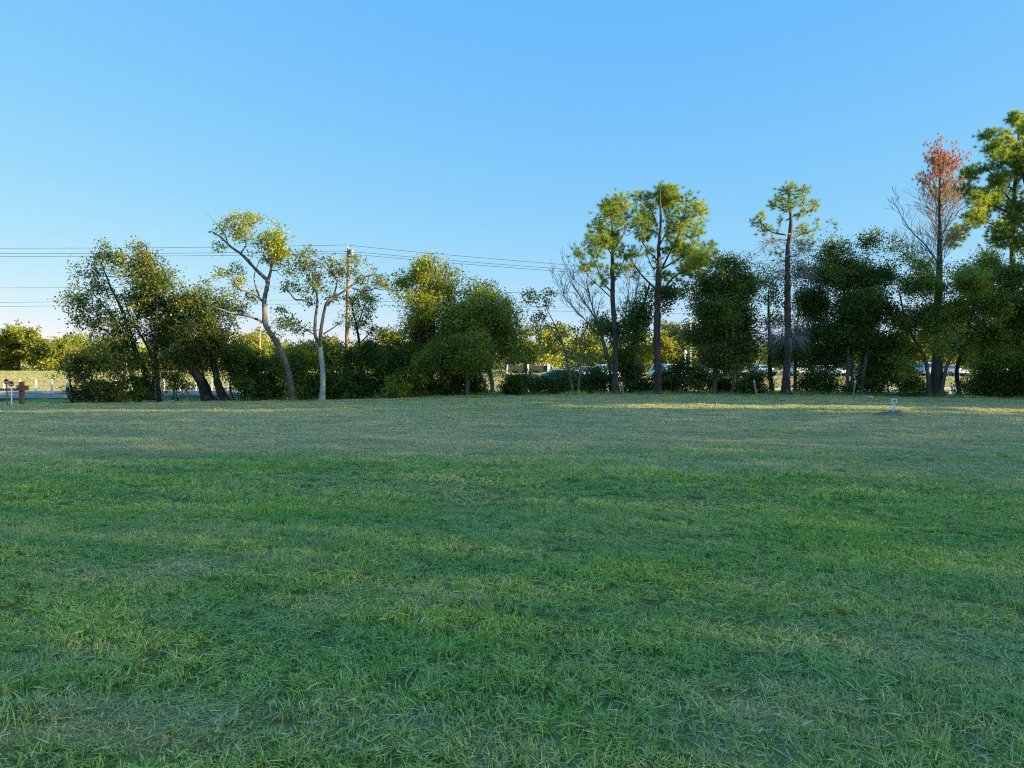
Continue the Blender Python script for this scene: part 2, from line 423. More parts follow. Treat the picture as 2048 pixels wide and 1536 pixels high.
M['lot'] = ground_mat('lot', [(.3, (.08, .08, .08)), (.7, (.13, .13, .125))], 6, bump=.1, rough=.85)
M['concrete'] = simple('concrete', (.52, .50, .46), .85, noise=.12, scale=5, bump=.2)

def grid(name, xs, ys, zoff, mat, attr=None, noise=0.0):
    X, Yg = np.meshgrid(xs, ys); x = X.ravel(); y = Yg.ravel(); z = ground_z(x, y) + zoff
    nx, ny = len(xs), len(ys); i = np.arange(ny - 1)[:, None] * nx; j = np.arange(nx - 1)[None]
    f = np.stack([i + j, i + j + 1, i + nx + j + 1, i + nx + j], -1).reshape(-1, 4)
    return mesh_from(name, np.stack([x, y, z], -1), f, {attr[0]: attr[1](x, y)} if attr else None, True, [mat])

# worn and dry places in the lawn: x, y, rx, ry, strength
DRY = [(-1.75, 3.35, .9, .35, .75), (-2.6, 4.1, .5, .25, .5), (-.4, 3.3, .5, .22, .45), (1.15, 3.4, .5, .22, .45), (-2.3, 5.9, 1.1, .5, .45),
       (-.3, 5.1, .5, .3, .3), (-1.2, 4.8, .9, .35, .3), (-8, 14, 6, 1.6, .35), (-2, 16, 7, 2.0, .4), (3, 12, 3.5, .8, .4), (2.3, 5.6, .6, .35, .2),
       (2.4, 6.2, .33, .14, .55), (6.5, 14, 3, 1, .25), (-3, 11, 2, .6, .35), (10, 20, 8, 2, .35), (-12, 24, 12, 3, .3), (4, 26, 16, 2, .25), (.3, 3.05, .9, .3, .3)]
def dry(x, y):
    x = np.asarray(x, float); y = np.asarray(y, float)
    d = .04 + .58 * np.clip((fbm(x * .55, y, 3.2, 4) - .42) * 2.0, 0, 1) + .52 * smooth(7, 18, y) + .95 * (fbm(x * .10, y, 1.1, 3) - .5) * smooth(6, 12, y)
    d = d + .25 * (fbm(x, y, .5, 3) - .5)
    for cx, cy, rx, ry, s in DRY:
        q = ((x - cx) / rx) ** 2 + ((y - cy) / ry) ** 2
        d = d + s * np.exp(-q * 1.2) * (.5 + fbm(x, y, .35, 2))
    return np.clip(d, 0, 1)

big = np.concatenate([-np.geomspace(2500, 70, 10), np.linspace(-60, 60, 61), np.geomspace(70, 2500, 10)])
bigy = np.concatenate([np.linspace(-400, -20, 6), np.linspace(-15, 60, 61), np.geomspace(64, 4000, 30)])
tag(link('ground', grid('ground', big, bigy, -.035, M['soil'])), kind='structure')
lx = np.concatenate([np.linspace(-70, -24, 24), np.linspace(-23, 23, 231), np.linspace(24, 70, 24)])
ly = np.concatenate([np.linspace(-60, 0, 13), np.linspace(.3, 16, 106), np.linspace(16.3, 38.4, 80)])
tag(link('lawn', grid('lawn', lx, ly, 0, M['lawn'], ('dry', dry))), kind='structure')
rx = np.linspace(-160, 160, 81)
tag(link('road', grid('road', rx, np.linspace(42.6, 49.4, 6), .004, M['asphalt'])), kind='structure')
def strip(name, ya, yb, h, mat):
    mb = MB()
    for a, b in zip(rx[:-1], rx[1:]):
        za, zb = gz(a, ya), gz(b, ya)
        mb.add([[a, ya, za - .05], [b, ya, zb - .05], [b, yb, zb - .05], [a, yb, za - .05], [a, ya, za + h], [b, ya, zb + h], [b, yb, zb + h], [a, yb, za + h]],
               f4=[[4, 5, 6, 7], [0, 1, 5, 4], [2, 3, 7, 6]])
    return tag(mb.build(name, mat), kind='structure')
strip('kerb', 42.25, 42.6, .13, M['concrete'])
strip('kerb', 49.4, 49.75, .13, M['concrete'])
strip('pavement', 49.76, 51.0, .12, M['concrete'])
tag(link('field', grid('field', np.linspace(-260, 260, 131), np.concatenate([np.linspace(51.01, 90, 30), np.linspace(94, 330, 40)]), .0, M['field'])), kind='structure')
tag(link('parking_lot', grid('parking_lot', np.linspace(-6, 120, 40), np.linspace(90, 108, 10), .012, M['lot'])), kind='structure')

# ------------------------------------------------------------------ grass: blades grouped in small patches, set over the whole lawn
def grassmat(name, k=1.0):
    m, n, l = new_mat(name)
    o = n.new('ShaderNodeOutputMaterial')
    a = n.new('ShaderNodeAttribute'); a.attribute_name = 'rnd'
    h = n.new('ShaderNodeAttribute'); h.attribute_name = 'straw'
    d = n.new('ShaderNodeAttribute'); d.attribute_name = 'dry'; d.attribute_type = 'INSTANCER'
    v = n.new('ShaderNodeAttribute'); v.attribute_name = 'hue'; v.attribute_type = 'INSTANCER'
    sc = lambda st: [(p_, tuple(np.array(c_) * k)) for p_, c_ in st]
    g1 = ramp(n, sc([(.0, (.09, .19, .025)), (.5, (.41, .64, .105)), (1, (.68, .84, .20))])); l.new(a.outputs['Fac'], g1.inputs[0])
    g2 = ramp(n, sc([(.0, (.26, .34, .08)), (.5, (.58, .66, .22)), (1, (.80, .82, .34))])); l.new(a.outputs['Fac'], g2.inputs[0])
    s = ramp(n, sc([(.0, (.44, .35, .15)), (.5, (.76, .64, .32)), (1, (.92, .84, .50))])); l.new(a.outputs['Fac'], s.inputs[0])
    mg = n.new('ShaderNodeMix'); mg.data_type = 'RGBA'; l.new(v.outputs['Fac'], mg.inputs[0]); l.new(g1.outputs[0], mg.inputs[6]); l.new(g2.outputs[0], mg.inputs[7])
    # a blade turns to straw where the patch's dryness outruns the blade's own threshold
    c = n.new('ShaderNodeMath'); c.operation = 'SUBTRACT'; l.new(d.outputs['Fac'], c.inputs[0]); l.new(h.outputs['Fac'], c.inputs[1])
    mr = n.new('ShaderNodeMapRange'); mr.inputs[1].default_value = -.12; mr.inputs[2].default_value = .12; l.new(c.outputs[0], mr.inputs[0])
    mx = n.new('ShaderNodeMix'); mx.data_type = 'RGBA'; l.new(mr.outputs[0], mx.inputs[0]); l.new(mg.outputs[2], mx.inputs[6]); l.new(s.outputs[0], mx.inputs[7])
    p = n.new('ShaderNodeBsdfPrincipled'); p.inputs['Roughness'].default_value = .5; p.inputs['Specular IOR Level'].default_value = .3; l.new(mx.outputs[2], p.inputs['Base Color'])
    t = n.new('ShaderNodeBsdfTranslucent'); l.new(mx.outputs[2], t.inputs[0])
    q = n.new('ShaderNodeMixShader'); q.inputs[0].default_value = .4; l.new(p.outputs[0], q.inputs[1]); l.new(t.outputs[0], q.inputs[2]); l.new(q.outputs[0], o.inputs[0])
    return m
M['grass'] = grassmat('grass')
M['field_grass'] = grassmat('field_grass', .68)

def blade_patch(name, size, n, L, W, rng, flat=.25, lean=.55, clumpy=.5, litter=0, mat='grass'):
    nc = max(3, int(n * .06)); cc = rng.uniform(-size / 2, size / 2, (nc, 2)); which = rng.integers(0, nc, n)
    xy = rng.uniform(-size * .56, size * .56, (n, 2))
    cl = rng.random(n) < clumpy; xy[cl] = cc[which[cl]] + rng.normal(size=(cl.sum(), 2)) * size * .045
    isf = rng.random(n) < flat
    ang = rng.uniform(0, 2 * math.pi, n); out = np.stack([np.cos(ang), np.sin(ang)], -1)
    oc = xy - cc[which]; out[cl] = unit(unit(oc[cl]) * .7 + out[cl] * .6)
    isf[:litter] = True
    ln = L * rng.uniform(.45, 1.25, n); ln[isf] *= 1.25; ln[:litter] *= 1.3
    tilt = np.where(isf, rng.uniform(1.15, 1.5, n), np.abs(rng.normal(0, lean, n)))
    tilt = np.clip(tilt, .05, 1.5); bend = np.where(isf, .12, rng.uniform(.2, .9, n))
    z0 = np.where(isf, rng.uniform(.004, .03, n), -.01)
    base = np.column_stack([xy, z0])
    def step(p, th, l): return p + np.column_stack([out * (np.sin(th) * l)[:, None], np.cos(th) * l])
    m1 = step(base, tilt, ln * .5); tip = step(m1, np.minimum(tilt + bend, 1.75), ln * .5)
    side = np.column_stack([-out[:, 1], out[:, 0], rng.normal(size=n) * .5]); side = unit(side)
    ww = (W * rng.uniform(.6, 1.3, n))[:, None] / 2
    V = np.stack([base - side * ww, base + side * ww, m1 + side * ww * .8, m1 - side * ww * .8, tip], 1).reshape(-1, 3)
    i = np.arange(n)[:, None] * 5
    f4 = i + np.array([[0, 1, 2, 3]]); f3 = i + np.array([[3, 2, 4]])
    straw = np.where(isf, rng.uniform(.12, .7, n), rng.uniform(.25, 1.05, n)); straw[:litter] = -.5
    return mesh_from(name, V, [f3, f4], {'rnd': np.repeat(rng.random(n), 5), 'straw': np.repeat(straw, 5)}, False, [M[mat]])

def scatter_object(name, protos, pts, rot, scale, idx, extra):
    """one object that sets copies of the prototype meshes on points (geometry nodes)"""
    col = bpy.data.collections.new(name + '_patches')
    for k, me in enumerate(protos):
        col.objects.link(bpy.data.objects.new('%s_patch_%02d' % (name, k), me))
    me = bpy.data.meshes.new(name); me.vertices.add(len(pts)); me.vertices.foreach_set('co', np.asarray(pts, np.float32).ravel())
    def att(k, t, a, f='value'):
        q = me.attributes.new(k, t, 'POINT'); q.data.foreach_set(f, np.asarray(a).ravel())
    att('rot', 'FLOAT_VECTOR', np.asarray(rot, np.float32), 'vector'); att('scl', 'FLOAT_VECTOR', np.asarray(scale, np.float32), 'vector'); att('idx', 'INT', np.asarray(idx, np.int32))
    for k, a in extra.items(): att(k, 'FLOAT', np.asarray(a, np.float32))
    o = link(name, me)
    g = bpy.data.node_groups.new(name + '_nodes', 'GeometryNodeTree')
    g.interface.new_socket('Geometry', in_out='INPUT', socket_type='NodeSocketGeometry'); g.interface.new_socket('Geometry', in_out='OUTPUT', socket_type='NodeSocketGeometry')
    N = g.nodes; gi = N.new('NodeGroupInput'); go = N.new('NodeGroupOutput')
    ci = N.new('GeometryNodeCollectionInfo'); ci.inputs['Collection'].default_value = col; ci.inputs['Separate Children'].default_value = True; ci.inputs['Reset Children'].default_value = True
    ip = N.new('GeometryNodeInstanceOnPoints'); ip.inputs['Pick Instance'].default_value = True
    def na(k, t):
        q = N.new('GeometryNodeInputNamedAttribute'); q.data_type = t; q.inputs['Name'].default_value = k; return q.outputs['Attribute']
    g.links.new(gi.outputs[0], ip.inputs['Points']); g.links.new(ci.outputs[0], ip.inputs['Instance'])
    g.links.new(na('idx', 'INT'), ip.inputs['Instance Index'])
    er = N.new('FunctionNodeEulerToRotation'); g.links.new(na('rot', 'FLOAT_VECTOR'), er.inputs[0]); g.links.new(er.outputs[0], ip.inputs['Rotation'])
    g.links.new(na('scl', 'FLOAT_VECTOR'), ip.inputs['Scale'])
    g.links.new(ip.outputs[0], go.inputs[0])
    md = o.modifiers.new('scatter', 'NODES'); md.node_group = g
    return o

def lawn_points(ya, yb, step, rng, margin=2.5):
    ys = np.arange(ya, yb, step); pts = []
    for y in ys:
        hw = y * .72 + margin; xs = np.arange(-hw, hw, step)
        pts.append(np.column_stack([xs, np.full(len(xs), y)]))
    p = np.vstack(pts); p += rng.uniform(-.45, .45, p.shape) * step
    return p
def grass_layer(name, label, ya, yb, step, protos, rng, hs=(.55, 1.6), margin=2.5):
    p = lawn_points(ya, yb, step, rng, margin)
    d = dry(p[:, 0], p[:, 1]); n = len(p)
    hgt = np.clip(.42 + 2.5 * (fbm(p[:, 0] * .7, p[:, 1], .8, 3) - .26) - .35 * d, hs[0], hs[1])
    hue = np.clip((fbm(p[:, 0] * .6 + 50, p[:, 1], 1.6, 4) - .42) * 1.8 + .9 * smooth(6, 18, p[:, 1]) - 1.2 * (fbm(p[:, 0] * .12 + 9, p[:, 1], 1.4, 3) - .5) * smooth(8, 14, p[:, 1]) + .2 * rng.normal(size=n), 0, 1)
    rot = np.column_stack([rng.normal(size=n) * .05, rng.normal(size=n) * .05, rng.uniform(0, 6.28, n)])
    xyz = np.column_stack([p, ground_z(p[:, 0], p[:, 1])])
    s = rng.uniform(.9, 1.15, n); sc = np.column_stack([s, s, hgt])
    o = scatter_object(name, protos, xyz, rot, sc, rng.integers(0, len(protos), n), {'dry': np.clip(d + rng.normal(size=n) * .08, 0, 1), 'hue': hue})
    return tag(o, label, 'grass', None, 'stuff')
rg = np.random.default_rng(11)
near = [blade_patch('blades', .2, 260, .062, .0056, rg, flat=.22, lean=.62, litter=4, clumpy=.62) for k in range(10)]
mid = [blade_patch('blades', .3, 250, .064, .0080, rg, flat=.28, lean=.65, litter=3, clumpy=.6) for k in range(8)]
farp = [blade_patch('blades', .6, 300, .066, .016, rg, flat=.35, lean=.7) for k in range(6)]
grass_layer('lawn_grass', 'short mown green grass with straw in the near part of the lawn', 2.3, 8.5, .155, near, rg)
grass_layer('lawn_grass', 'mown green and dry grass across the middle of the lawn', 8.5, 17.5, .24, mid, rg)
grass_layer('lawn_grass', 'pale mown grass on the far part of the lawn up to the trees', 17.5, 38.6, .46, farp, rg, hs=(.4, 1.4), margin=6)

# rough uncut grass and weeds along the foot of the trees
def rough_grass():
    n = 3000; rng = np.random.default_rng(5)
    protos = [blade_patch('tall_blades', .5, 120, .30, .012, rng, flat=.15, lean=.45) for k in range(5)]
    x = rng.uniform(-27, 30, n); y = 37.75 + np.abs(rng.normal(0, 1.2, n)) + 1.6 * (fbm(x, x * 0, 1.6, 3) - .5)
    bases = [(590, 37.2), (644, 36.6), (1146, 36.8), (1154, 36.8), (1231, 37.4), (1314, 37.8), (1570, 37.5), (2050, 40.8), (418, 37.6), (450, 37.6), (985, 37.4), (972, 37.4), (935, 37.4), (1428, 38.2), (1872, 38.3), (1692, 38.4), (1720, 38.4), (292, 38.5), (44, 36.0), (14, 34.6), (22, 34.2)]
    bx = np.concatenate([PX(p_, Y_) + rng.normal(size=16) * .28 for p_, Y_ in bases]); by = np.concatenate([Y_ + rng.normal(size=16) * .22 for p_, Y_ in bases])
    x = np.concatenate([x, bx]); y = np.concatenate([y, by]); k = y < 42.1; x, y = x[k], y[k]; n = len(x)
    hg = np.clip(rng.normal(.55, .3, n) * (0.35 + 1.1 * fbm(x, y, 2.0, 2)), .2, 1.2) * np.where((x < -13), .45, 1.0)
    o = scatter_object('rough_grass', protos, np.column_stack([x, y, ground_z(x, y) - .03]), np.column_stack([x * 0, x * 0, rng.uniform(0, 6.28, n)]), np.column_stack([np.full(n, 1.0), np.full(n, 1.0), hg]),
                       rng.integers(0, 5, n), {'dry': np.clip(rng.normal(.25, .15, n), 0, 1), 'hue': np.clip(rng.normal(.3, .2, n), 0, 1)})
    tag(o, 'rough uncut grass and weeds along the foot of the trees', 'grass', None, 'stuff')
rough_grass()
# ------------------------------------------------------------------ field grass
def field_grass():
    rng = np.random.default_rng(21)
    pr = [blade_patch('field_blades', 1.0, 260, .13, .035, rng, flat=.05, lean=.4, mat='field_grass') for k in range(5)]
    for lab, ya, yb, st, sc in (('sunlit straw coloured grass of the field nearest the road', 51.3, 76, .85, 1.0), ('sunlit straw coloured grass farther back in the field', 76, 150, 1.9, 2.1)):
        p = lawn_points(ya, yb, st, rng, 8); k = ~((p[:, 1] > 89) & (p[:, 1] < 109) & (p[:, 0] > -7)); p = p[k]; n = len(p)
        d = np.clip(.6 + .6 * fbm(p[:, 0] * .4, p[:, 1], 6, 3) + rng.normal(size=n) * .08, 0, 1)
        band = smooth(104, 110, p[:, 1]) * (1 - smooth(124, 132, p[:, 1]))
        o = scatter_object('field_grass', pr, np.column_stack([p, ground_z(p[:, 0], p[:, 1])]), np.column_stack([np.zeros((n, 2)), rng.uniform(0, 6.28, n)]), np.column_stack([np.full(n, sc), np.full(n, sc), sc * rng.uniform(.6, 1.2, n)]),
                           rng.integers(0, 5, n), {'dry': np.clip(d - .35 * band, 0, 1), 'hue': np.clip(rng.normal(.5, .2, n) + .2 * band, 0, 1)})
        tag(o, lab, 'grass', None, 'stuff')
field_grass()
# ------------------------------------------------------------------ unseen woodland off to the right, shaped to keep the lawn in evening shade
def shade_wood(name, label, v0, v1, seed, xa=37., xb=46.):
    rng = np.random.default_rng(seed); n = int((v1 - v0) * 15 * 430)  # leaves kept sparse enough to leak some warm sun onto the lawn
    x = rng.uniform(xa, xb, n); v = rng.uniform(v0, v1, n); y = v - (x * math.tan(SUN_AZ))
    top = np.interp(v, [-45, 25, 31, 40, 49], [18, 18.4, 18.2, 14.8, 12.6]) + 1.1 * (fbm(v, v * 0 + seed, 2.2, 3) - .5) - .35 * ((x - (xa + xb) / 2) / 4.5) ** 2  # height set by where the shade should end on the tree row
    z = rng.random(n) * top
    # leaves cut away along the sun's path so a broken streak reaches the far lawn
    xg = x - z / math.tan(SUN_EL) * math.cos(SUN_AZ); yg = v - xg * math.tan(SUN_AZ)          # where the ray through this leaf meets the lawn
    lit = np.where(xg > 3, .88, .62) * (np.abs(yg - (27.3 - .08 * xg)) < np.where(xg > 3, 1.25, .8)) * (xg < 30) * (fbm(xg, yg * .3, 5, 2) > np.where(xg > 3, .30, .46))
    lit = np.maximum(lit, .7 * (np.abs(yg - 24.2) < .45) * (xg > 9) * (xg < 26))
    keep = rng.random(n) > lit; x, y, z = x[keep], y[keep], z[keep]; n = len(x)
    me = leaf_mesh(name, np.column_stack([x, y, z]), rng.random(n), .20, .155, M['leaf_dark'], rng, tri=True)
    tag(link(name, me), label, 'woodland', None, 'stuff')
shade_wood('woodland', 'unseen evergreen woodland along the right side of the lawn and up to the road, shaped to shade the lawn', -45, 49, 1)

# ------------------------------------------------------------------ trees of the row, left to right
G = None
plant('cedar_tree', 'leaning dark evergreen tree with ragged top, leftmost of the row', 'tree', 38.5,
      [[(292, 800, 20), (288, 760, 18), (276, 720, 15), (262, 670, 11), (240, 620, 8), (222, 570, 5), (205, 520, 3)],
       [(305, 798, 9), (307, 750, 8), (300, 700, 7), (268, 640, 5), (250, 600, 3)]],
      [(160, 560, 34, 22, .9), (145, 590, 22, 24, .6), (150, 640, 22, 26, .35), (185, 610, 30, 26, .6), (222, 516, 18, 18, 1.1), (200, 550, 24, 18, .9),
       (205, 580, 34, 26, .9), (245, 545, 30, 30, 1), (190, 655, 34, 24, .45), (225, 640, 34, 30, .6), (180, 690, 26, 18, .5), (240, 690, 40, 30, .7), (218, 496, 10, 6, .7)],
      'leaf_cedar', 'bark_brown', 1, dens=.8, filler=.2, per=30, limbs=[[(276, 720, 8), (250, 690, 7), (215, 640, 5), (175, 590, 3)], [(270, 700, 7), (225, 670, 5), (170, 640, 3), (140, 615, 2)]])
plant('cedar_tree', 'big dark dome shaped tree with two thick leaning trunks near the road', 'tree', 37.6,
      [[(418, 799, 36), (405, 768, 30), (390, 735, 24), (372, 700, 20), (350, 650, 15), (325, 590, 11), (300, 530, 7), (288, 490, 3)],
       [(450, 798, 26), (440, 765, 20), (428, 730, 17), (410, 690, 13), (400, 640, 8), (395, 600, 5)],
       [(318, 799, 13), (318, 760, 11), (320, 700, 9), (325, 650, 6), (330, 610, 4)]],
      [(285, 508, 18, 20, 1.1), (255, 532, 24, 20, .9), (300, 550, 38, 26, .9), (340, 570, 42, 36, 1), (380, 610, 48, 38, 1), (430, 635, 40, 32, .9), (300, 600, 50, 36, .8),
       (345, 650, 60, 40, .85), (420, 680, 60, 38, 1), (300, 680, 50, 34, .8), (250, 660, 36, 30, .7), (370, 720, 60, 26, .8), (450, 610, 22, 20, .7), (470, 650, 20, 20, .6), (230, 715, 36, 22, .6), (290, 725, 40, 18, .5)],
      'leaf_cedar', 'bark_dark', 2, dens=.9, clump=.56, fill=.85, filler=.3, per=32)
plant('leaning_tree', 'tall bare stemmed tree leaning left, tuft of sunlit leaves on top', 'tree', 37.2,
      [[(590, 800, 26), (583, 760, 19), (578, 735, 17), (567, 697, 17), (550, 668, 15), (540, 643, 14), (533, 605, 13), (535, 565, 12), (524, 552, 10), (506, 535, 9), (480, 508, 8), (456, 491, 6), (430, 468, 4), (420, 462, 2.5), (407, 461, 1.5)]],
      [(556, 470, 22, 20, 1.1), (538, 478, 22, 22, 1.1), (560, 495, 22, 20, 1.2), (545, 510, 26, 18, 1.2), (568, 512, 14, 14, .7), (500, 455, 22, 18, .7), (482, 440, 16, 16, .5), (462, 446, 18, 16, .5), (475, 470, 22, 16, .8), (447, 458, 12, 14, .5),
       (440, 490, 12, 12, .35), (505, 480, 22, 14, .8), (490, 432, 10, 8, .6), (502, 434, 8, 8, .5), (460, 540, 20, 14, .4), (444, 548, 14, 12, .35), (480, 555, 20, 16, .45), (430, 585, 26, 16, .5), (462, 585, 22, 16, .45), (495, 590, 16, 14, .35), (480, 610, 22, 12, .35), (450, 610, 20, 10, .35),
       (575, 545, 14, 14, .3), (560, 650, 16, 18, .35), (585, 640, 16, 18, .35), (575, 675, 20, 18, .5), (595, 665, 14, 14, .4), (555, 620, 12, 12, .2)],
      'leaf_olive', 'bark_grey', 3, clump=.5, spread=.16, dyspread=.55,
      limbs=[[(535, 565, 10), (541, 532, 7), (536, 515, 5), (548, 490, 3)], [(541, 532, 6), (555, 515, 4), (568, 500, 2.5)], [(535, 649, 8), (520, 640, 7), (506, 634, 6), (480, 630, 5), (460, 622, 4), (440, 620, 2.5)], [(533, 610, 8), (518, 590, 6), (497, 582, 5), (475, 550, 3.5), (445, 538, 2)],
             [(518, 592, 5), (512, 570, 4), (508, 550, 3), (516, 520, 2)], [(480, 508, 5), (492, 490, 4), (486, 470, 3), (500, 450, 2)], [(456, 491, 4), (452, 470, 3), (440, 450, 2), (425, 432, 1.2)], [(541, 540, 4), (560, 544, 3), (578, 535, 2)]])
plant('white_trunk_tree', 'slender tree with chalk white lower trunk forking into open grey branches', 'tree', 36.6,
      [[(644, 801, 14), (646, 770, 12.5), (645, 731, 12), (640, 690, 11)]], 
      [(615, 518, 24, 16, .55), (600, 535, 22, 16, .5), (640, 525, 20, 14, .5), (655, 540, 18, 18, .45), (620, 555, 24, 16, .55), (645, 570, 22, 16, .5), (672, 528, 16, 14, .45), (682, 550, 18, 16, .4), (725, 535, 22, 16, .5), (742, 548, 20, 16, .55), (755, 568, 16, 14, .5), (712, 552, 18, 16, .4),
       (735, 580, 18, 12, .4), (590, 575, 18, 12, .4), (572, 570, 10, 12, .35), (700, 600, 18, 10, .4), (660, 596, 16, 10, .4), (605, 600, 16, 10, .3), (768, 575, 10, 10, .4), (695, 520, 14, 14, .35), (590, 515, 12, 12, .3), (680, 640, 14, 10, .3), (610, 655, 14, 12, .35)],
      'leaf_grey', 'bark_pale', 4, limb_wood='bark_grey', girth=.85, clump=.5, spread=.17, dyspread=.6,
      limbs=[[(640, 692, 9), (630, 668, 8), (627, 630, 7), (625, 604, 6), (622, 580, 4.5), (606, 545, 3), (592, 518, 2)], [(640, 692, 10), (646, 660, 8.5), (651, 625, 7), (661, 606, 6), (680, 592, 5), (700, 580, 4.5), (728, 558, 3.5), (752, 552, 2)],
             [(625, 608, 5), (605, 600, 4), (585, 597, 3.5), (570, 580, 2.5), (558, 572, 1.6)], [(655, 612, 5), (668, 588, 4.5), (673, 560, 3.5), (662, 535, 2.5), (655, 520, 1.5)], [(624, 590, 4), (634, 560, 3), (640, 530, 2)], [(705, 577, 3.5), (730, 580, 3), (755, 577, 2)], [(647, 668, 4), (662, 656, 3), (682, 640, 2)], [(630, 670, 3.5), (615, 660, 2.5), (602, 652, 1.6)], [(728, 558, 3), (738, 540, 2.2), (742, 520, 1.3)]])
plant('slender_tree', 'small slender tree in front of the wooden utility pole, dark leaves', 'tree', 40.0,
      [[(728, 800, 9), (724, 740, 8), (720, 690, 7), (716, 650, 6), (708, 620, 5), (712, 590, 3)]],
      [(705, 600, 16, 16, .5), (728, 590, 18, 14, .6), (745, 600, 16, 16, .5), (735, 620, 18, 14, .55), (748, 635, 14, 14, .4), (725, 650, 22, 14, .55), (745, 665, 16, 14, .5), (705, 655, 14, 14, .4), (700, 630, 12, 10, .3)],
      'leaf_mid', 'bark_dark', 5, clump=.5, spread=.17, limbs=[[(716, 650, 4), (726, 625, 3.5), (735, 600, 2)], [(721, 685, 4), (735, 665, 3), (748, 655, 2)]])
plant('oak_tree', 'bushy tree left of centre with twisted sunlit top and dark base', 'tree', 38.6,
      [[(862, 796, 26), (858, 750, 22), (860, 700, 19), (865, 650, 16), (862, 610, 12), (856, 570, 9), (868, 540, 5)], [(842, 796, 11), (846, 750, 9), (846, 700, 7), (838, 650, 5)]],
      [(868, 535, 26, 18, 1), (850, 552, 26, 20, 1), (898, 548, 20, 14, .9), (822, 552, 20, 18, .8), (800, 560, 16, 12, .7), (795, 580, 10, 9, .6), (885, 575, 26, 18, .9), (850, 590, 30, 22, 1), (828, 610, 20, 18, .7), (868, 625, 34, 26, 1), (835, 645, 26, 22, .7), (815, 665, 18, 16, .5),
       (850, 680, 44, 34, 1), (880, 720, 44, 34, 1), (830, 720, 34, 26, .9), (900, 610, 26, 30, .9), (910, 660, 34, 34, 1)],
      'leaf_olive', 'bark_dark', 6, dens=.95, clump=.52, fill=1.4, per=36, filler=.3, lobe_scale=1.06, leafL=.105, leafW=.078, limbs=[[(860, 600, 6), (835, 582, 4.5), (815, 572, 3.5), (798, 570, 2)]])
plant('oak_tree', 'rounded leafy tree just left of centre with pale forked stems below', 'tree', 37.4,
      [[(985, 792, 14), (984, 760, 12), (978, 730, 10), (970, 705, 8), (962, 670, 7), (955, 630, 5)], [(972, 792, 8), (968, 765, 7), (955, 735, 6), (945, 700, 6), (940, 660, 4)], [(935, 794, 14), (936, 750, 12), (938, 700, 10), (945, 640, 7), (950, 600, 4)]],
      [(950, 580, 20, 16, .9), (928, 592, 16, 18, .7), (986, 582, 20, 16, .9), (1008, 604, 14, 16, .8), (968, 606, 26, 18, .8), (975, 632, 46, 30, 1), (1010, 625, 20, 26, .9), (935, 650, 46, 40, 1), (990, 670, 46, 40, 1), (945, 700, 52, 36, 1), (1012, 710, 24, 24, .8), (900, 705, 24, 24, .7), (950, 728, 40, 16, .6), (972, 566, 9, 8, .6), (912, 628, 16, 16, .6), (1034, 655, 9, 14, .5), (1022, 690, 16, 20, .6)],
      'leaf_mid', 'bark_grey', 7, dens=.95, clump=.52, fill=1.4, per=36, filler=.3, lobe_scale=1.06, leafL=.105, leafW=.078)
plant('twin_stem_tree', 'thin twin stemmed tree with sparse pale crown right of centre', 'tree', 36.8,
      [[(1146, 792, 9), (1142, 765, 8), (1136, 735, 7), (1130, 700, 5.5), (1120, 670, 4), (1105, 640, 3), (1090, 610, 2)], [(1154, 792, 7), (1158, 760, 6), (1161, 735, 5), (1160, 700, 4), (1165, 665, 3)]],
      [(1068, 605, 14, 16, .35), (1080, 625, 16, 14, .4), (1100, 605, 10, 16, .35), (1075, 648, 18, 12, .4), (1100, 645, 14, 14, .35), (1150, 660, 20, 14, .35), (1120, 680, 26, 16, .4), (1165, 690, 22, 18, .4), (1135, 710, 28, 16, .4), (1180, 665, 14, 14, .3), (1060, 590, 8, 8, .3), (1100, 590, 6, 8, .3), (1175, 720, 18, 12, .35)],
      'leaf_grey', 'bark_grey', 8, clump=.45, spread=.17, limbs=[[(1128, 695, 4), (1110, 668, 3), (1085, 640, 2.2), (1070, 610, 1.3)]])
# bare grey tree behind the pines
def bare_tree(name, label, Y, base, trunks, seed, wood='twig_grey', depth=3):
    rng = np.random.default_rng(seed); x0 = PX(base[0], Y); z0 = gz(x0, Y)
    root = empty(name, (x0, Y, z0), label, 'tree'); off = np.array([x0, Y, z0])
    mbt = MB(); mb = MB()
    for pts in trunks:
        p = stems3d([pts], Y, rng, .3)[0]; p[:, 3] *= .62; p[0][2] = max(p[0][2], z0 - .05); q = catmull(p, 6)
        m1 = MB(); m1.tube(q[:, :3] - off, np.maximum(q[:, 3], .005), 6); m1.build('trunk', M[wood], root, True)
        for k in range(len(q) // 3, len(q), 2):
            t = unit(q[min(k + 1, len(q) - 1), :3] - q[k - 1, :3])
            for s in range(2):
                d = unit(t * 1.0 + rand_dirs(1, rng)[0] * .9 + np.array([0, 0, .25]))
                bare_branches(mb, q[k, :3] - off, d, rng.uniform(.5, 1.1), max(q[k, 3] * .45, .006), depth - 1, rng, .10, 3, .55)
    mb.build('twigs', M[wood], root)['kind'] = 'stuff'
    return root
bare_tree('bare_tree', 'leafless grey tree with fine fanned twigs behind the left pine', 39.5, (1222, 0),
          [[(1222, 790, 12), (1218, 740, 10), (1208, 690, 8), (1190, 640, 6), (1165, 600, 4), (1140, 565, 2)], [(1212, 720, 7), (1200, 660, 5.5), (1180, 600, 4), (1172, 560, 2)], [(1222, 770, 7), (1240, 700, 6), (1262, 640, 5), (1275, 590, 3), (1280, 555, 1.6)],
           [(1215, 700, 5), (1180, 650, 4), (1145, 615, 3), (1118, 580, 1.5)], [(1240, 700, 5), (1252, 620, 4), (1258, 570, 2)]], 41)
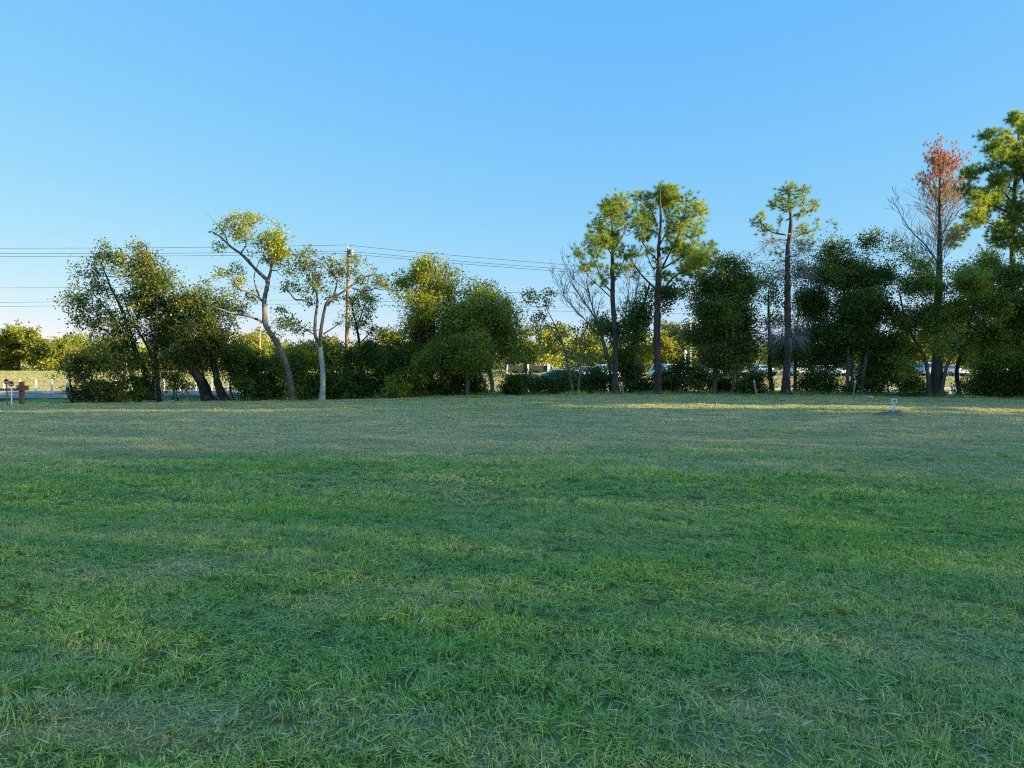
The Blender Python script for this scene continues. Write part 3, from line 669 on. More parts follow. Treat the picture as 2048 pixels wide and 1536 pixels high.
plant('pine_tree', 'slimmer of the two tall pines standing together, tufted olive crown', 'tree', 37.4,
      [[(1231, 792, 24), (1232, 740, 17), (1233, 690, 16), (1230, 600, 14), (1228, 550, 12), (1229, 500, 9), (1230, 450, 6), (1228, 405, 3)]],
      [(1156, 512, 12, 10, 1), (1180, 480, 14, 14, 1), (1195, 452, 18, 18, 1.2), (1205, 490, 16, 14, .8), (1228, 415, 24, 18, 1.2), (1215, 440, 20, 18, 1.1), (1245, 440, 20, 18, 1), (1232, 470, 26, 18, 1.2), (1255, 410, 16, 14, .9), (1190, 515, 14, 10, .6), (1205, 545, 18, 12, .4), (1180, 530, 14, 8, .4), (1250, 500, 16, 14, .7), (1245, 545, 18, 12, .6), (1262, 470, 16, 16, .8), (1215, 470, 16, 14, .9), (1225, 500, 16, 12, .5), (1178, 545, 10, 6, .3)],
      'needle', 'bark_pine', 9, style='needle', per=44, leafL=.24, leafW=.014, dens=.9, clump=.5, dyspread=.9,
      limbs=[[(1229, 590, 5), (1210, 560, 4), (1195, 525, 3), (1182, 495, 2)], [(1228, 560, 5), (1245, 530, 4), (1255, 505, 2.5)], [(1228, 600, 4), (1200, 575, 3), (1170, 545, 2), (1156, 515, 1.3)], [(1229, 520, 4), (1212, 490, 3), (1197, 460, 2)], [(1229, 500, 4), (1245, 470, 3), (1258, 440, 1.8)]])
plant('pine_tree', 'broadest and tallest pine of the middle pair, rounded yellow green crown', 'tree', 37.8,
      [[(1314, 790, 28), (1313, 740, 20), (1312, 680, 20), (1312, 600, 18), (1313, 550, 15), (1314, 500, 10), (1315, 450, 7), (1314, 400, 4), (1318, 372, 2.5)]],
      [(1320, 385, 24, 16, 1.2), (1348, 388, 22, 16, 1.3), (1370, 405, 20, 16, 1.3), (1295, 398, 18, 14, 1.1), (1278, 392, 16, 10, 1), (1385, 425, 16, 16, 1.2), (1300, 425, 22, 16, .7), (1335, 420, 22, 14, .6), (1362, 440, 20, 14, 1), (1275, 430, 18, 16, 1), (1285, 460, 20, 16, .8), (1310, 460, 18, 14, .5), (1345, 465, 22, 14, .8), (1375, 468, 20, 14, 1),
       (1398, 465, 14, 12, 1), (1340, 495, 24, 14, 1), (1372, 500, 24, 14, 1), (1402, 500, 20, 14, .9), (1425, 490, 16, 14, .8), (1440, 478, 8, 8, .8), (1432, 515, 16, 10, .9), (1405, 525, 22, 12, .8), (1370, 530, 26, 14, .9), (1285, 500, 18, 14, .7), (1268, 495, 14, 14, .6), (1340, 540, 20, 12, .8), (1385, 548, 20, 10, .6), (1270, 525, 14, 10, .4), (1325, 515, 18, 12, .7), (1412, 545, 16, 8, .5)],
      'needle', 'bark_pine', 10, style='needle', per=44, leafL=.24, leafW=.014, dens=.9, clump=.5, dyspread=1.1, tintb=.1,
      limbs=[[(1313, 600, 8), (1340, 560, 6), (1365, 545, 5), (1400, 530, 4), (1425, 505, 2.5)], [(1313, 560, 7), (1335, 515, 5), (1350, 480, 4), (1368, 440, 2.5)], [(1313, 580, 6), (1290, 550, 5), (1270, 520, 3.5), (1262, 500, 2)], [(1314, 500, 5), (1335, 465, 4), (1350, 430, 2.5)], [(1314, 520, 5), (1295, 490, 4), (1280, 460, 2.5)], [(1313, 620, 5), (1345, 600, 4), (1385, 575, 3), (1415, 550, 1.6)], [(1314, 450, 4), (1300, 420, 3), (1290, 400, 1.6)], [(1313, 545, 6), (1345, 525, 4.5), (1385, 500, 3)]])
plant('ivy_thicket', 'dark broadleaf climber smothering a slanting stem between the two middle pines', 'shrub', 38.8,
      [[(1262, 792, 16), (1262, 740, 14), (1266, 680, 10), (1282, 620, 7), (1296, 570, 4)]],
      [(1262, 740, 22, 36, 1.2), (1265, 680, 22, 34, 1.2), (1258, 630, 18, 22, .7), (1282, 630, 16, 24, .8), (1292, 590, 14, 16, .7), (1262, 780, 28, 16, 1), (1240, 720, 16, 22, .7), (1225, 660, 16, 16, .5), (1195, 640, 18, 14, .5), (1340, 575, 20, 12, .8), (1360, 585, 18, 10, .7), (1330, 600, 14, 10, .5), (1180, 655, 16, 12, .5)],
      'leaf_dark', 'bark_dark', 11, dens=1.2, clump=.5, filler=.7)
plant('dense_tree', 'dense blackish green broadleaf tree right of the tall middle pine', 'tree', 38.2,
      [[(1428, 792, 15), (1430, 740, 13), (1436, 690, 11), (1442, 630, 8), (1448, 570, 5)], [(1462, 792, 9), (1462, 750, 8), (1460, 700, 7), (1455, 640, 5)], [(1475, 792, 8), (1472, 745, 7), (1478, 690, 5)]],
      [(1445, 535, 34, 16, .6), (1470, 540, 22, 18, .7), (1425, 570, 34, 26, .9), (1465, 585, 42, 32, 1.05), (1420, 620, 40, 30, 1.1), (1470, 640, 44, 36, 1.1), (1425, 670, 44, 34, 1.1), (1480, 690, 32, 34, 1), (1415, 710, 30, 22, .9), (1455, 720, 40, 22, .9), (1392, 610, 14, 16, .6), (1440, 512, 12, 9, .5), (1402, 560, 12, 12, .5), (1500, 610, 12, 16, .6), (1384, 655, 10, 14, .5), (1492, 560, 12, 12, .5)],
      'leaf_dark', 'bark_grey', 12, dens=.95, clump=.52, fill=1.4, per=36, filler=.3, lobe_scale=1.06, leafL=.105, leafW=.078)
plant('grey_leaf_tree', 'grey green looser tree standing directly behind the lone pine', 'tree', 40.5,
      [[(1545, 794, 14), (1542, 740, 12), (1538, 690, 10), (1535, 630, 7), (1540, 580, 4)], [(1590, 794, 10), (1592, 740, 9), (1598, 680, 7), (1605, 620, 4)]],
      [(1520, 560, 22, 22, .6), (1545, 550, 22, 20, .6), (1590, 545, 24, 20, .6), (1530, 600, 26, 24, .55), (1605, 585, 22, 22, .55), (1525, 645, 26, 22, .6), (1600, 630, 24, 20, .45), (1545, 690, 30, 24, .7), (1600, 690, 34, 26, .7), (1500, 540, 16, 16, .5), (1570, 640, 16, 14, .4), (1615, 550, 12, 14, .4), (1550, 720, 34, 16, .7), (1510, 690, 18, 24, .6)],
      'leaf_grey', 'bark_dark', 13, dens=1.0, clump=.5)
plant('pine_tree', 'lone pine with a thin tiered crown and dead lower branches', 'tree', 37.5,
      [[(1570, 789, 30), (1571, 745, 20), (1572, 690, 19), (1571, 620, 18), (1570, 560, 16), (1571, 500, 13), (1573, 450, 10), (1575, 410, 6), (1572, 372, 3)]],
      [(1572, 382, 16, 12, 1), (1592, 392, 14, 12, .9), (1555, 400, 12, 12, .8), (1570, 410, 20, 12, .8), (1600, 412, 16, 10, .7), (1632, 405, 10, 10, .9), (1540, 415, 10, 8, .5), (1622, 420, 12, 8, .6), (1512, 434, 14, 9, .7), (1525, 440, 12, 8, .5), (1535, 455, 16, 8, .6), (1560, 455, 16, 8, .5), (1605, 455, 18, 9, .6), (1635, 440, 10, 10, .7), (1642, 455, 10, 6, .6), (1620, 465, 16, 8, .5), (1575, 470, 18, 10, .4), (1590, 498, 16, 10, .5), (1562, 505, 16, 10, .4), (1575, 435, 14, 10, .3)],
      'needle', 'bark_pine', 14, style='needle', per=36, leafL=.22, leafW=.015, dens=.85, clump=.5, dyspread=.7,
      limbs=[[(1572, 470, 5), (1545, 460, 3.5), (1515, 438, 2)], [(1574, 440, 4), (1600, 425, 3), (1630, 408, 1.6)], [(1572, 480, 4), (1600, 470, 3), (1640, 452, 1.6)], [(1574, 425, 3), (1555, 412, 2.4), (1540, 416, 1.2)]])
def dead_whorl(name, label, Y, trunk_px, levels, seed, wood, parent=None, droop=-.05):
    rng = np.random.default_rng(seed); mb = MB()
    for py, n, ln, up in levels:
        for k in range(n):
            a = rng.uniform(0, 6.28); d = unit(np.array([math.cos(a), math.sin(a), up + rng.normal() * .12]))
            bare_branches(mb, P(trunk_px, py + rng.normal() * 6, Y), d, ln * rng.uniform(.7, 1.15), .012, 2, rng, droop, 3, .5)
    V = np.vstack(mb.V); 
    if parent is not None: V = V - np.array(parent.location)
    mb.V = [V]; return mb.build(name, M[wood], parent)
lone = [o for o in C.objects if o.get('label', '').startswith('lone pine')][0]
tag(dead_whorl('dead_branches', '', 37.5, 1571, [(490, 16, 1.1, .15), (520, 18, 1.2, .0), (545, 12, .9, -.1), (665, 30, .9, -.15), (650, 16, .8, .0)], 77, 'twig_grey', lone), 'bare grey dead branches drooping in whorls')
plant('dense_tree', 'large dark bushy tree between the lone pine and the dead red topped tree', 'tree', 38.4,
      [[(1692, 794, 10), (1690, 740, 9), (1686, 690, 8), (1690, 640, 7), (1690, 580, 4)], [(1702, 794, 10), (1704, 740, 9), (1706, 690, 7), (1712, 620, 5), (1720, 560, 3)], [(1722, 795, 12), (1722, 740, 10), (1730, 680, 8), (1745, 620, 5)]],
      [(1660, 510, 26, 20, .7), (1690, 500, 20, 18, .6), (1730, 495, 26, 20, .6), (1755, 510, 18, 22, .55), (1650, 550, 38, 28, 1), (1700, 545, 42, 30, 1), (1750, 560, 36, 32, .8), (1640, 610, 40, 34, 1), (1700, 610, 46, 36, 1.1), (1755, 625, 36, 34, .9), (1650, 670, 40, 32, 1), (1705, 670, 46, 32, 1.1), (1755, 690, 36, 30, 1), (1620, 690, 22, 26, .7), (1660, 490, 8, 10, .4), (1738, 480, 8, 8, .4), (1690, 715, 50, 16, .8), (1640, 725, 30, 16, .7)],
      'leaf_dark', 'bark_grey', 15, dens=.95, clump=.52, fill=1.4, per=36, filler=.3, lobe_scale=1.06, leafL=.105, leafW=.078)
plant('dense_tree', 'dark spreading tree with V shaped pale stems round the dead tree', 'tree', 38.0,
      [[(1858, 796, 14), (1850, 750, 12), (1848, 715, 10), (1835, 680, 8), (1822, 640, 6), (1810, 580, 4)], [(1880, 796, 12), (1888, 735, 9), (1905, 690, 8), (1915, 650, 6), (1920, 600, 4)]],
      [(1800, 520, 22, 24, .4), (1820, 545, 26, 24, .55), (1800, 580, 30, 28, .7), (1845, 580, 34, 26, .8), (1900, 570, 38, 28, .9), (1800, 640, 34, 32, .9), (1850, 640, 38, 32, 1), (1910, 630, 42, 34, 1.1), (1805, 700, 34, 28, 1), (1850, 690, 26, 22, .5), (1915, 690, 36, 26, .8), (1835, 505, 14, 16, .35), (1870, 540, 24, 16, .6), (1780, 480, 8, 10, .25), (1790, 735, 26, 20, .9)],
      'leaf_mid', 'bark_grey', 16, dens=.95, clump=.52, fill=1.4, per=36, filler=.3, lobe_scale=1.06, leafL=.105, leafW=.078)
plant('dense_tree', 'dark leafy tree at the right edge below the big pine', 'tree', 38.8,
      [[(1920, 796, 13), (1920, 740, 11), (1922, 690, 9), (1930, 630, 6)], [(1975, 796, 18), (1975, 740, 15), (1978, 680, 12), (1985, 610, 8), (1990, 560, 4)], [(2010, 796, 10), (2012, 730, 8), (2020, 660, 5)]],
      [(1950, 560, 36, 26, .9), (2005, 560, 40, 28, .9), (1955, 610, 42, 30, 1.1), (2015, 615, 42, 32, 1.1), (1965, 670, 42, 32, 1.1), (2030, 670, 44, 34, 1.1), (1975, 725, 40, 26, 1), (2035, 730, 40, 30, 1.1), (2080, 620, 50, 60, 1), (2085, 720, 50, 40, 1), (1935, 530, 20, 16, .6), (1985, 520, 26, 16, .7), (2040, 530, 30, 22, .8)],
      'leaf_mid', 'bark_dark', 17, dens=.95, clump=.52, fill=1.4, per=36, filler=.3, lobe_scale=1.06, leafL=.105, leafW=.078)
# dead tree with a rust red top
def dead_cypress():
    Y = 38.3; rng = np.random.default_rng(91); x0 = PX(1872, Y); z0 = gz(x0, Y); off = np.array([x0, Y, z0])
    root = empty('dead_tree', off, 'tall dead tree with rust red needles left at its very top', 'tree')
    s = stems3d([[(1872, 798, 30), (1874, 740, 21), (1876, 680, 18), (1876, 600, 15), (1878, 530, 11), (1879, 450, 7), (1879, 390, 5), (1880, 335, 3), (1881, 300, 1.6)]], Y, rng, .04)[0]; s[0][2] = z0 - .1
    p = catmull(s, 6); m = MB(); rr = p[:, 3].copy(); rr[:3] *= (1.5, 1.2, 1.05); m.tube(p[:, :3] - off, rr, 9); m.build('trunk', M['bark_pine'], root, True)
    mb = MB(); tips = []
    for k in range(90):
        t = rng.uniform(0, 1); py = 332 + 215 * t ** .9; a = rng.uniform(0, 6.28)
        ln = (.75 + .75 * min(1, t * 1.6)) * rng.uniform(.6, 1.1)
        tl = []
        d = unit(np.array([math.cos(a), math.sin(a), .75]))
        bare_branches(mb, P(1879.5, py, Y) - off, d, ln, .016, 2, rng, .10, 3, .45, tl)
        if py < 402 or (py < 450 and rng.random() < .35): tips += tl
    lp = stems3d([[(1878, 530, 3.6), (1855, 490, 3), (1832, 462, 2.2), (1815, 430, 1.5), (1806, 400, 1)], [(1877, 560, 3.6), (1840, 530, 2.6), (1808, 505, 1.8), (1786, 475, 1)], [(1878, 480, 3), (1900, 450, 2.2), (1915, 410, 1.4)]], Y, rng, .2)
    for q in lp:
        q = catmull(q, 5); m = MB(); m.tube(q[:, :3] - off, np.maximum(q[:, 3], .006), 6); m.build('limb', M['bark_dead'], root, True)
        for k in range(6, len(q), 2):
            for j in range(2): bare_branches(mb, q[k, :3] - off, unit(np.array([rng.normal() * .6, rng.normal() * .6, 1])), rng.uniform(.4, .9), .008, 1, rng, .1, 3, .4)
    mb.build('twigs', M['bark_dead'], root)['kind'] = 'stuff'
    pos = np.array([t[0] for t in tips]); pos = np.repeat(pos, 3, 0) + rng.normal(size=(len(pos) * 3, 3)) * .12
    keep = rng.random(len(pos)) < np.where(fbm(pos[:, 0] * 2, pos[:, 2] * 2, .8, 2) > .38, .8, .2); pos = pos[keep]
    dr = np.tile([0, 0, -1.0], (len(pos), 1)) + rng.normal(size=(len(pos), 3)) * .4
    link('red_foliage', needle_mesh('red_foliage', pos, dr, rng.random(len(pos)), M['needle_red'], rng, per=30, L=.14, W=.017, spread=.9), root)
dead_cypress()
plant('pine_tree', 'very tall pine cut by the right edge with drooping tufted boughs', 'tree', 40.8,
      [[(2052, 798, 26), (2050, 740, 20), (2047, 660, 18), (2046, 560, 16), (2048, 460, 13), (2050, 360, 10), (2050, 290, 7), (2046, 215, 3)]],
      [(2042, 222, 14, 10, 1), (2028, 236, 12, 8, 1), (2060, 240, 20, 14, 1), (2012, 275, 14, 8, 1.1), (2032, 265, 16, 10, 1.1), (1985, 290, 10, 8, 1), (2005, 300, 16, 10, .9), (2040, 300, 22, 14, .9), (1945, 315, 12, 10, 1.1), (1975, 320, 14, 10, .9), (2000, 330, 20, 12, .9), (2035, 335, 22, 14, .9), (1940, 345, 12, 12, 1.1), (1965, 350, 18, 12, .9), (1995, 365, 22, 12, .8), (2030, 370, 24, 14, .8),
       (1940, 375, 14, 12, .9), (1960, 390, 18, 12, .8), (1985, 405, 20, 12, .7), (2020, 410, 24, 14, .8), (1925, 400, 10, 10, .6), (1960, 425, 22, 12, .8), (2000, 440, 26, 12, .9), (2035, 445, 20, 12, .8), (1925, 440, 14, 10, .7), (1950, 465, 20, 10, .7), (1990, 475, 24, 10, .7), (1990, 262, 14, 9, .9), (2022, 250, 14, 9, 1), (1962, 300, 14, 9, .9), (1950, 410, 16, 10, .8), (1975, 445, 18, 10, .8), (2080, 330, 36, 30, .8), (2090, 420, 40, 34, .8), (1900, 435, 12, 8, .7), (1895, 465, 12, 8, .6), (2025, 490, 22, 10, .6)],
      'needle', 'bark_pine', 18, style='needle', per=36, leafL=.25, leafW=.017, dens=1.5, lobe_scale=1.55, clump=.66, dyspread=1.3,
      limbs=[[(2048, 460, 7), (2010, 430, 6), (1975, 400, 4.5), (1945, 375, 3), (1935, 350, 1.6)], [(2049, 430, 6), (2015, 385, 5), (1985, 350, 4), (1955, 325, 2)], [(2050, 370, 6), (2030, 345, 4.5), (2005, 310, 3), (1990, 292, 1.6)], [(2047, 510, 6), (2000, 480, 5), (1960, 455, 3.5), (1915, 440, 2)], [(2050, 310, 4), (2035, 280, 3), (2015, 272, 1.6)]])

# ------------------------------------------------------------------ shrubs along the foot of the row
shr = [
 ('conifer_shrub', 'low spreading dark conifer shrub at the left end of the row', 37.4, [(150, 787, 26, 14, 1.1), (195, 784, 34, 16, 1.1), (235, 787, 30, 13, 1.1), (150, 740, 18, 10, .5), (180, 752, 22, 10, .35), (135, 752, 14, 8, .5), (170, 715, 16, 12, .5), (205, 708, 24, 14, .55)], 'leaf_cedar'),
 ('brush_shrub', 'thin sparse brush under the leaning dark trees, daylight showing through', 38.6, [(250, 760, 30, 20, .3), (290, 775, 26, 16, .5), (340, 765, 24, 20, .25), (365, 780, 24, 12, .3), (270, 788, 34, 10, .8), (240, 735, 26, 14, .3)], 'leaf_mid'),
 ('round_shrub', 'dark mounded shrub just right of the thick leaning trunks', 37.9, [(490, 770, 34, 28, 1.2), (470, 735, 30, 24, .9), (510, 735, 34, 24, 1), (540, 775, 34, 26, 1.1), (545, 735, 24, 22, .9), (490, 705, 24, 16, .7)], 'leaf_dark'),
 ('round_shrub', 'grey green shrub thicket behind the white trunked tree', 38.4, [(600, 770, 36, 30, 1.1), (660, 770, 36, 30, 1.1), (615, 725, 32, 24, .9), (665, 725, 32, 24, .9), (590, 705, 20, 18, .7), (640, 700, 26, 16, .7), (560, 720, 20, 24, .8)], 'leaf_mid'),
 ('round_shrub', 'broad dark green shrub at the foot of the utility pole', 38.0, [(715, 770, 38, 30, 1.2), (770, 770, 36, 30, 1.2), (730, 720, 36, 26, 1.1), (780, 725, 32, 26, 1.1), (755, 700, 28, 16, .9), (700, 705, 18, 16, .8), (800, 700, 22, 18, .8)], 'leaf_dark'),
 ('brush_shrub', 'olive brown tangle of weeds and twigs left of centre', 37.5, [(800, 770, 26, 22, .5), (835, 765, 28, 24, .5), (820, 785, 36, 12, .8), (850, 740, 22, 18, .4), (795, 745, 18, 16, .5)], 'leaf_olive'),
 ('low_hedge', 'low dark thicket under the bushy tree left of centre', 38.4, [(900, 770, 34, 24, .9), (950, 772, 30, 22, .8), (925, 750, 26, 16, .6), (880, 785, 26, 10, .9)], 'leaf_dark'),
 ('low_hedge', 'low clipped looking dark hedge in front of the pale car', 38.3, [(1020, 772, 28, 18, 1.2), (1060, 774, 28, 16, 1.3), (1100, 772, 28, 17, 1.3), (1040, 765, 20, 12, 1), (1130, 772, 22, 17, 1.2)], 'leaf_dark'),
 ('low_hedge', 'low dark hedge section left of the slimmer middle pine', 38.5, [(1165, 770, 26, 20, 1.2), (1200, 772, 24, 18, 1.2), (1180, 755, 22, 12, .8), (1145, 768, 18, 18, 1.1), (1215, 755, 14, 12, .8)], 'leaf_dark'),
 ('round_shrub', 'dark shrub right of the broad middle pine', 38.6, [(1345, 762, 32, 26, 1.1), (1390, 764, 28, 24, 1.1), (1360, 738, 28, 18, .8), (1335, 785, 26, 8, 1), (1300, 775, 18, 16, .9), (1400, 745, 18, 12, .7)], 'leaf_dark'),
 ('low_shrub', 'low dark undergrowth between dense tree and lone pine', 38.8, [(1440, 775, 26, 14, 1.1), (1480, 780, 24, 10, .8), (1520, 778, 16, 14, .8), (1420, 765, 16, 18, 1), (1512, 755, 10, 18, .7)], 'leaf_dark'),
 ('low_shrub', 'low dark bush just right of the lone pine', 38.9, [(1625, 768, 28, 20, 1.1), (1600, 783, 20, 8, .7), (1655, 778, 22, 12, .9), (1612, 748, 18, 14, .8)], 'leaf_dark'),
 ('round_shrub', 'black green shrub behind the white lawn valve post', 38.7, [(1740, 765, 34, 28, 1.2), (1785, 765, 30, 30, 1.2), (1760, 735, 34, 20, 1), (1710, 780, 24, 14, 1)], 'leaf_dark'),
 ('low_shrub', 'low leafy weeds in the bright gap left of the dead tree', 38.9, [(1835, 782, 18, 10, .6), (1825, 770, 8, 14, .5), (1850, 788, 14, 6, .8)], 'leaf_mid'),
 ('round_shrub', 'dark shrub at the right edge under the trees', 38.7, [(1950, 772, 26, 22, .8), (1985, 765, 30, 28, 1.1), (2035, 770, 30, 26, 1), (1925, 785, 20, 10, .8), (2075, 760, 40, 40, 1)], 'leaf_dark'),
]
for k, (nm, lab, Y, lobes, lf) in enumerate(shr):
    rng = np.random.default_rng(300 + k); st = []
    for q in lobes[:5]:
        bx = q[0] + rng.normal() * 8; st.append([(bx, 800, 5), (bx + rng.normal() * 6, (q[1] + 800) / 2, 4), (q[0] + rng.normal() * 8, q[1] - q[3] * .4, 2)])
    plant(nm, lab, 'shrub', Y, st, [(q[0], q[1] - 3, q[2] * 1.2, q[3] * 1.2, *q[4:]) for q in lobes], lf, 'bark_dark', 100 + k, dens=1.15, clump=.45, filler=.7, trunk_name='stem', crown_name='foliage', dyspread=.35, depth=.9, spread=.15, leafL=.11, leafW=.08)

# ------------------------------------------------------------------ far trees beyond field and car park
far = [ # px, py centre, rx, ry, distance, label
 (-6, 700, 34, 42, 150, 'far yellow green tree cut by the left edge of the picture', 'leaf_far', .25),
 (38, 695, 34, 44, 152, 'far tree second from the left edge, tallest beyond the field', 'leaf_far', .0),
 (82, 700, 30, 40, 149, 'far yellowish tree standing behind the two round reflectors', 'leaf_far', .2),
 (122, 708, 28, 30, 146, 'far bright green tree with a pale bare trunk', 'leaf_far', .1),
 (165, 705, 36, 34, 160, 'far olive tree seen left of the leaning dark evergreen', 'leaf_olive', .1),
 (230, 710, 40, 32, 165, 'far dull green tree behind the leftmost evergreen crown', 'leaf_olive', 0),
 (330, 712, 50, 32, 165, 'far tree hidden behind the big dome shaped tree', 'leaf_olive', 0),
 (440, 700, 34, 34, 150, 'far golden tree right of the big dome shaped tree', 'leaf_far', .15),
 (490, 695, 36, 36, 148, 'far golden round tree beside the thin steel mast', 'leaf_far', .2),
 (560, 708, 36, 28, 155, 'far tree seen past the leaning bare stemmed tree', 'leaf_olive', .1),
 (660, 700, 32, 28, 150, 'far golden tree behind the wooden utility pole', 'leaf_far', .15),
 (735, 705, 30, 26, 158, 'far tree seen right of the utility pole', 'leaf_olive', .1),
 (790, 692, 26, 30, 150, 'far olive tree left of the bushy centre tree', 'leaf_far', .1),
 (845, 705, 36, 30, 160, 'far tree hidden behind the bushy centre tree', 'leaf_olive', 0),
 (1050, 695, 26, 42, 125, 'far tree beside the dark low building right of centre', 'leaf_far', .1),
 (1105, 700, 34, 42, 118, 'brownish far tree behind the sparse twin stemmed tree', 'leaf_olive', .2),
 (1165, 700, 34, 40, 122, 'olive far tree behind the leafless grey tree', 'leaf_olive', .15),
 (1285, 700, 24, 38, 120, 'far tree seen between the two middle pines', 'leaf_olive', .2),
 (1322, 698, 22, 34, 118, 'far yellow tree right of the broad middle pine trunk', 'leaf_far', .25),
 (1345, 672, 26, 38, 175, 'far grey green tree rising behind the yellow one', 'leaf_grey', 0),
 (1380, 690, 28, 46, 170, 'far grey green tree behind the tall steel mast', 'leaf_grey', .1),
 (1470, 700, 40, 34, 150, 'far tree hidden behind the dense blackish tree', 'leaf_olive', .1),
 (1580, 705, 40, 30, 140, 'far tree lit yellow behind the lone pine trunk', 'leaf_far', .2),
 (1660, 705, 44, 30, 145, 'far tree behind the large dark bushy tree', 'leaf_far', .1),
 (1760, 705, 44, 30, 150, 'far tree behind the white lawn valve post', 'leaf_olive', .1),
 (1850, 700, 44, 36, 140, 'far sunlit tree seen past the dead tree trunk', 'leaf_far', .2),
 (1940, 705, 44, 34, 150, 'far tree left of the right edge pine', 'leaf_olive', .1),
 (2030, 705, 44, 36, 148, 'far tree behind the right edge pine trunk', 'leaf_far', .1),
]
for k, (px, py, a, b, Y, lab, lf, tb) in enumerate(far):
    rng = np.random.default_rng(500 + k); lob = []
    for j in range(11):
        q = rng.normal(size=2) * .45; s = rng.uniform(.3, .5)
        lob.append((px + a * np.clip(q[0], -.75, .75), py + b * np.clip(q[1], -.7, .75), a * s, b * s * .9, 1.0, rng.normal() * a * Y / F * .4))
    plant('far_tree', lab, 'tree', Y, [[(px, 745, 9), (px + 1, py + b * .5, 7), (px, py - b * .3, 3)]], lob, lf, 'bark_grey', 600 + k, dens=.16, clump=1.3, fill=1.0, per=24, leafL=.46, leafW=.36, spread=.42, twig=False, group='trees beyond the field and car park', tintb=tb, dyspread=.5)
def far_wood():
    rng = np.random.default_rng(8); n = 46000
    x = rng.uniform(-230, 230, n); y = 205 + rng.uniform(-14, 14, n) + 5 * np.sin(x * .05)
    top = 4.2 + 4.5 * fbm(x, y * .2, 14, 3) + 1.0 * (fbm(x, y, 3.5, 2) - .5)
    z = ground_z(x, y) + top * rng.random(n) ** .7
    tag(link('distant_wood', leaf_mesh('distant_wood', np.column_stack([x, y, z]), np.clip(fbm(x, z * 3, 9, 2) + rng.normal(size=n) * .1, 0, 1), 1.15, .8, M['leaf_olive'], rng, tri=True)), 'low distant belt of woodland along the horizon', 'woodland', None, 'stuff')
far_wood()
# ------------------------------------------------------------------ poles and wires
M['pole_wood'] = bark('pole_wood', (.16, .10, .06), (.36, .25, .16), 5, .12)
M['steel'] = simple('steel', (.42, .42, .41), .5, .6)
M['paint_white'] = simple('paint_white', (.86, .86, .84), .5, noise=.06)
M['wire'] = simple('wire', (.09, .095, .10), .6)
M['can'] = simple('can', (.30, .29, .27), .6)
M['rubber'] = simple('rubber', (.03, .03, .03), .85)
M['post_brown'] = bark('post_brown', (.13, .06, .035), (.30, .17, .11), 5, .15)
M['maroon'] = simple('maroon', (.16, .035, .04), .45, noise=.2)
M['glass'] = simple('glass', (.03, .04, .045), .08, noise=.05, spec=.8)
M['chrome'] = simple('chrome', (.55, .55, .55), .25, .9)
M['lamp_red'] = simple('lamp_red', (.35, .02, .02), .3)
M['lamp_clear'] = simple('lamp_clear', (.6, .6, .58), .2)
M['stake'] = bark('stake', (.30, .22, .14), (.52, .42, .30), 6, .2)
M['flag_orange'] = simple('flag_orange', (.62, .52, .46), .7)
M['dirt'] = simple('dirt', (.20, .16, .10), .95, noise=.5, scale=14, bump=.6)
M['rock'] = simple('rock', (.50, .47, .42), .9, noise=.25, scale=9, bump=.5)
M['roof_dark'] = simple('roof_dark', (.035, .045, .045), .7)
M['wall_tan'] = simple('wall_tan', (.42, .33, .22), .85)
M['globe'] = simple('globe', (.75, .74, .70), .3, noise=.04)

def util_pole():
    Y = 55.0; x = PX(692, Y); z0 = gz(x, Y)
    r = empty('utility_pole', (x, Y, z0), 'tall brown wooden utility pole with a grey can near its top', 'utility pole')
    h = PZ(497, Y) - z0; t = PX(697.5, Y) - x; m = MB()
    zz = np.linspace(-.1, h, 9); m.tube([[t * k / h, 0, k] for k in zz], np.linspace(.17, .12, 9), 12); m.build('pole', M['pole_wood'], r, True)
    c = MB(); c.tube([[t + .24, -.05, h - .62], [t + .24, -.05, h - .12]], .16, 12); tr = c.build('transformer', M['can'], r, True)
    c = MB(); c.tube([[t + .24, -.05, h - .12], [t + .24, -.05, h - .06]], [.165, .1], 12); c.build('lid', M['can'], tr)
    for k in (.3, .5):
        c = MB(); c.box([t + .12, 0, h - k], [.12, .03, .03]); c.build('bracket', M['steel'], r)
    c = MB(); c.tube([[t - .02, 0, h - .1], [t - .1, 0, h + .26]], .025, 6); c.build('top_pin', M['steel'], r)
    for py in (503, 508):
        c = MB(); c.tube([[t - .30, 0, PZ(py, Y) - z0], [t, 0, PZ(py, Y) - z0]], .03, 6); c.build('insulator', M['steel'], r)
util_pole()
def wire(name, label, pts, rad, group):
    q = catmull(np.array(pts), 14); m = MB(); m.tube(q, rad, 4); o = m.build(name, M['wire'])
    return tag(o, label, 'wire', group)
def WP(*a): return [P(x, y, Y) for x, y, Y in a]
for (lab, yl, yp, yr) in (('topmost power line wire running over the pole top', 496.5, 490, 531), ('second power line wire just below the topmost one', 507, 502, 540), ('third power line wire, lower of the close pair', 513, 507, 545)):
    Yp = 54.9; xp = 692 if yp == 490 else 690
    wire('power_line', lab + ', left of the pole', WP((-420, yl + 1, Yp + 3), (0, yl, Yp), (250, (yl * 2 + yp) / 3 + 1.5, Yp), (480, yl * .32 + yp * .68 + 1.5, Yp), (xp, yp, Yp)), .014, 'power line wires')
    wire('power_line', lab + ', right of the pole', WP((xp, yp, Yp), (850, yp + (yr - yp) * .38, Yp), (1000, yp + (yr - yp) * .70, Yp), (1150, yr, Yp), (1330, yr + 15, Yp), (1640, yr + 25, Yp), (2300, yr - 10, Yp)), .014, 'power line wires')
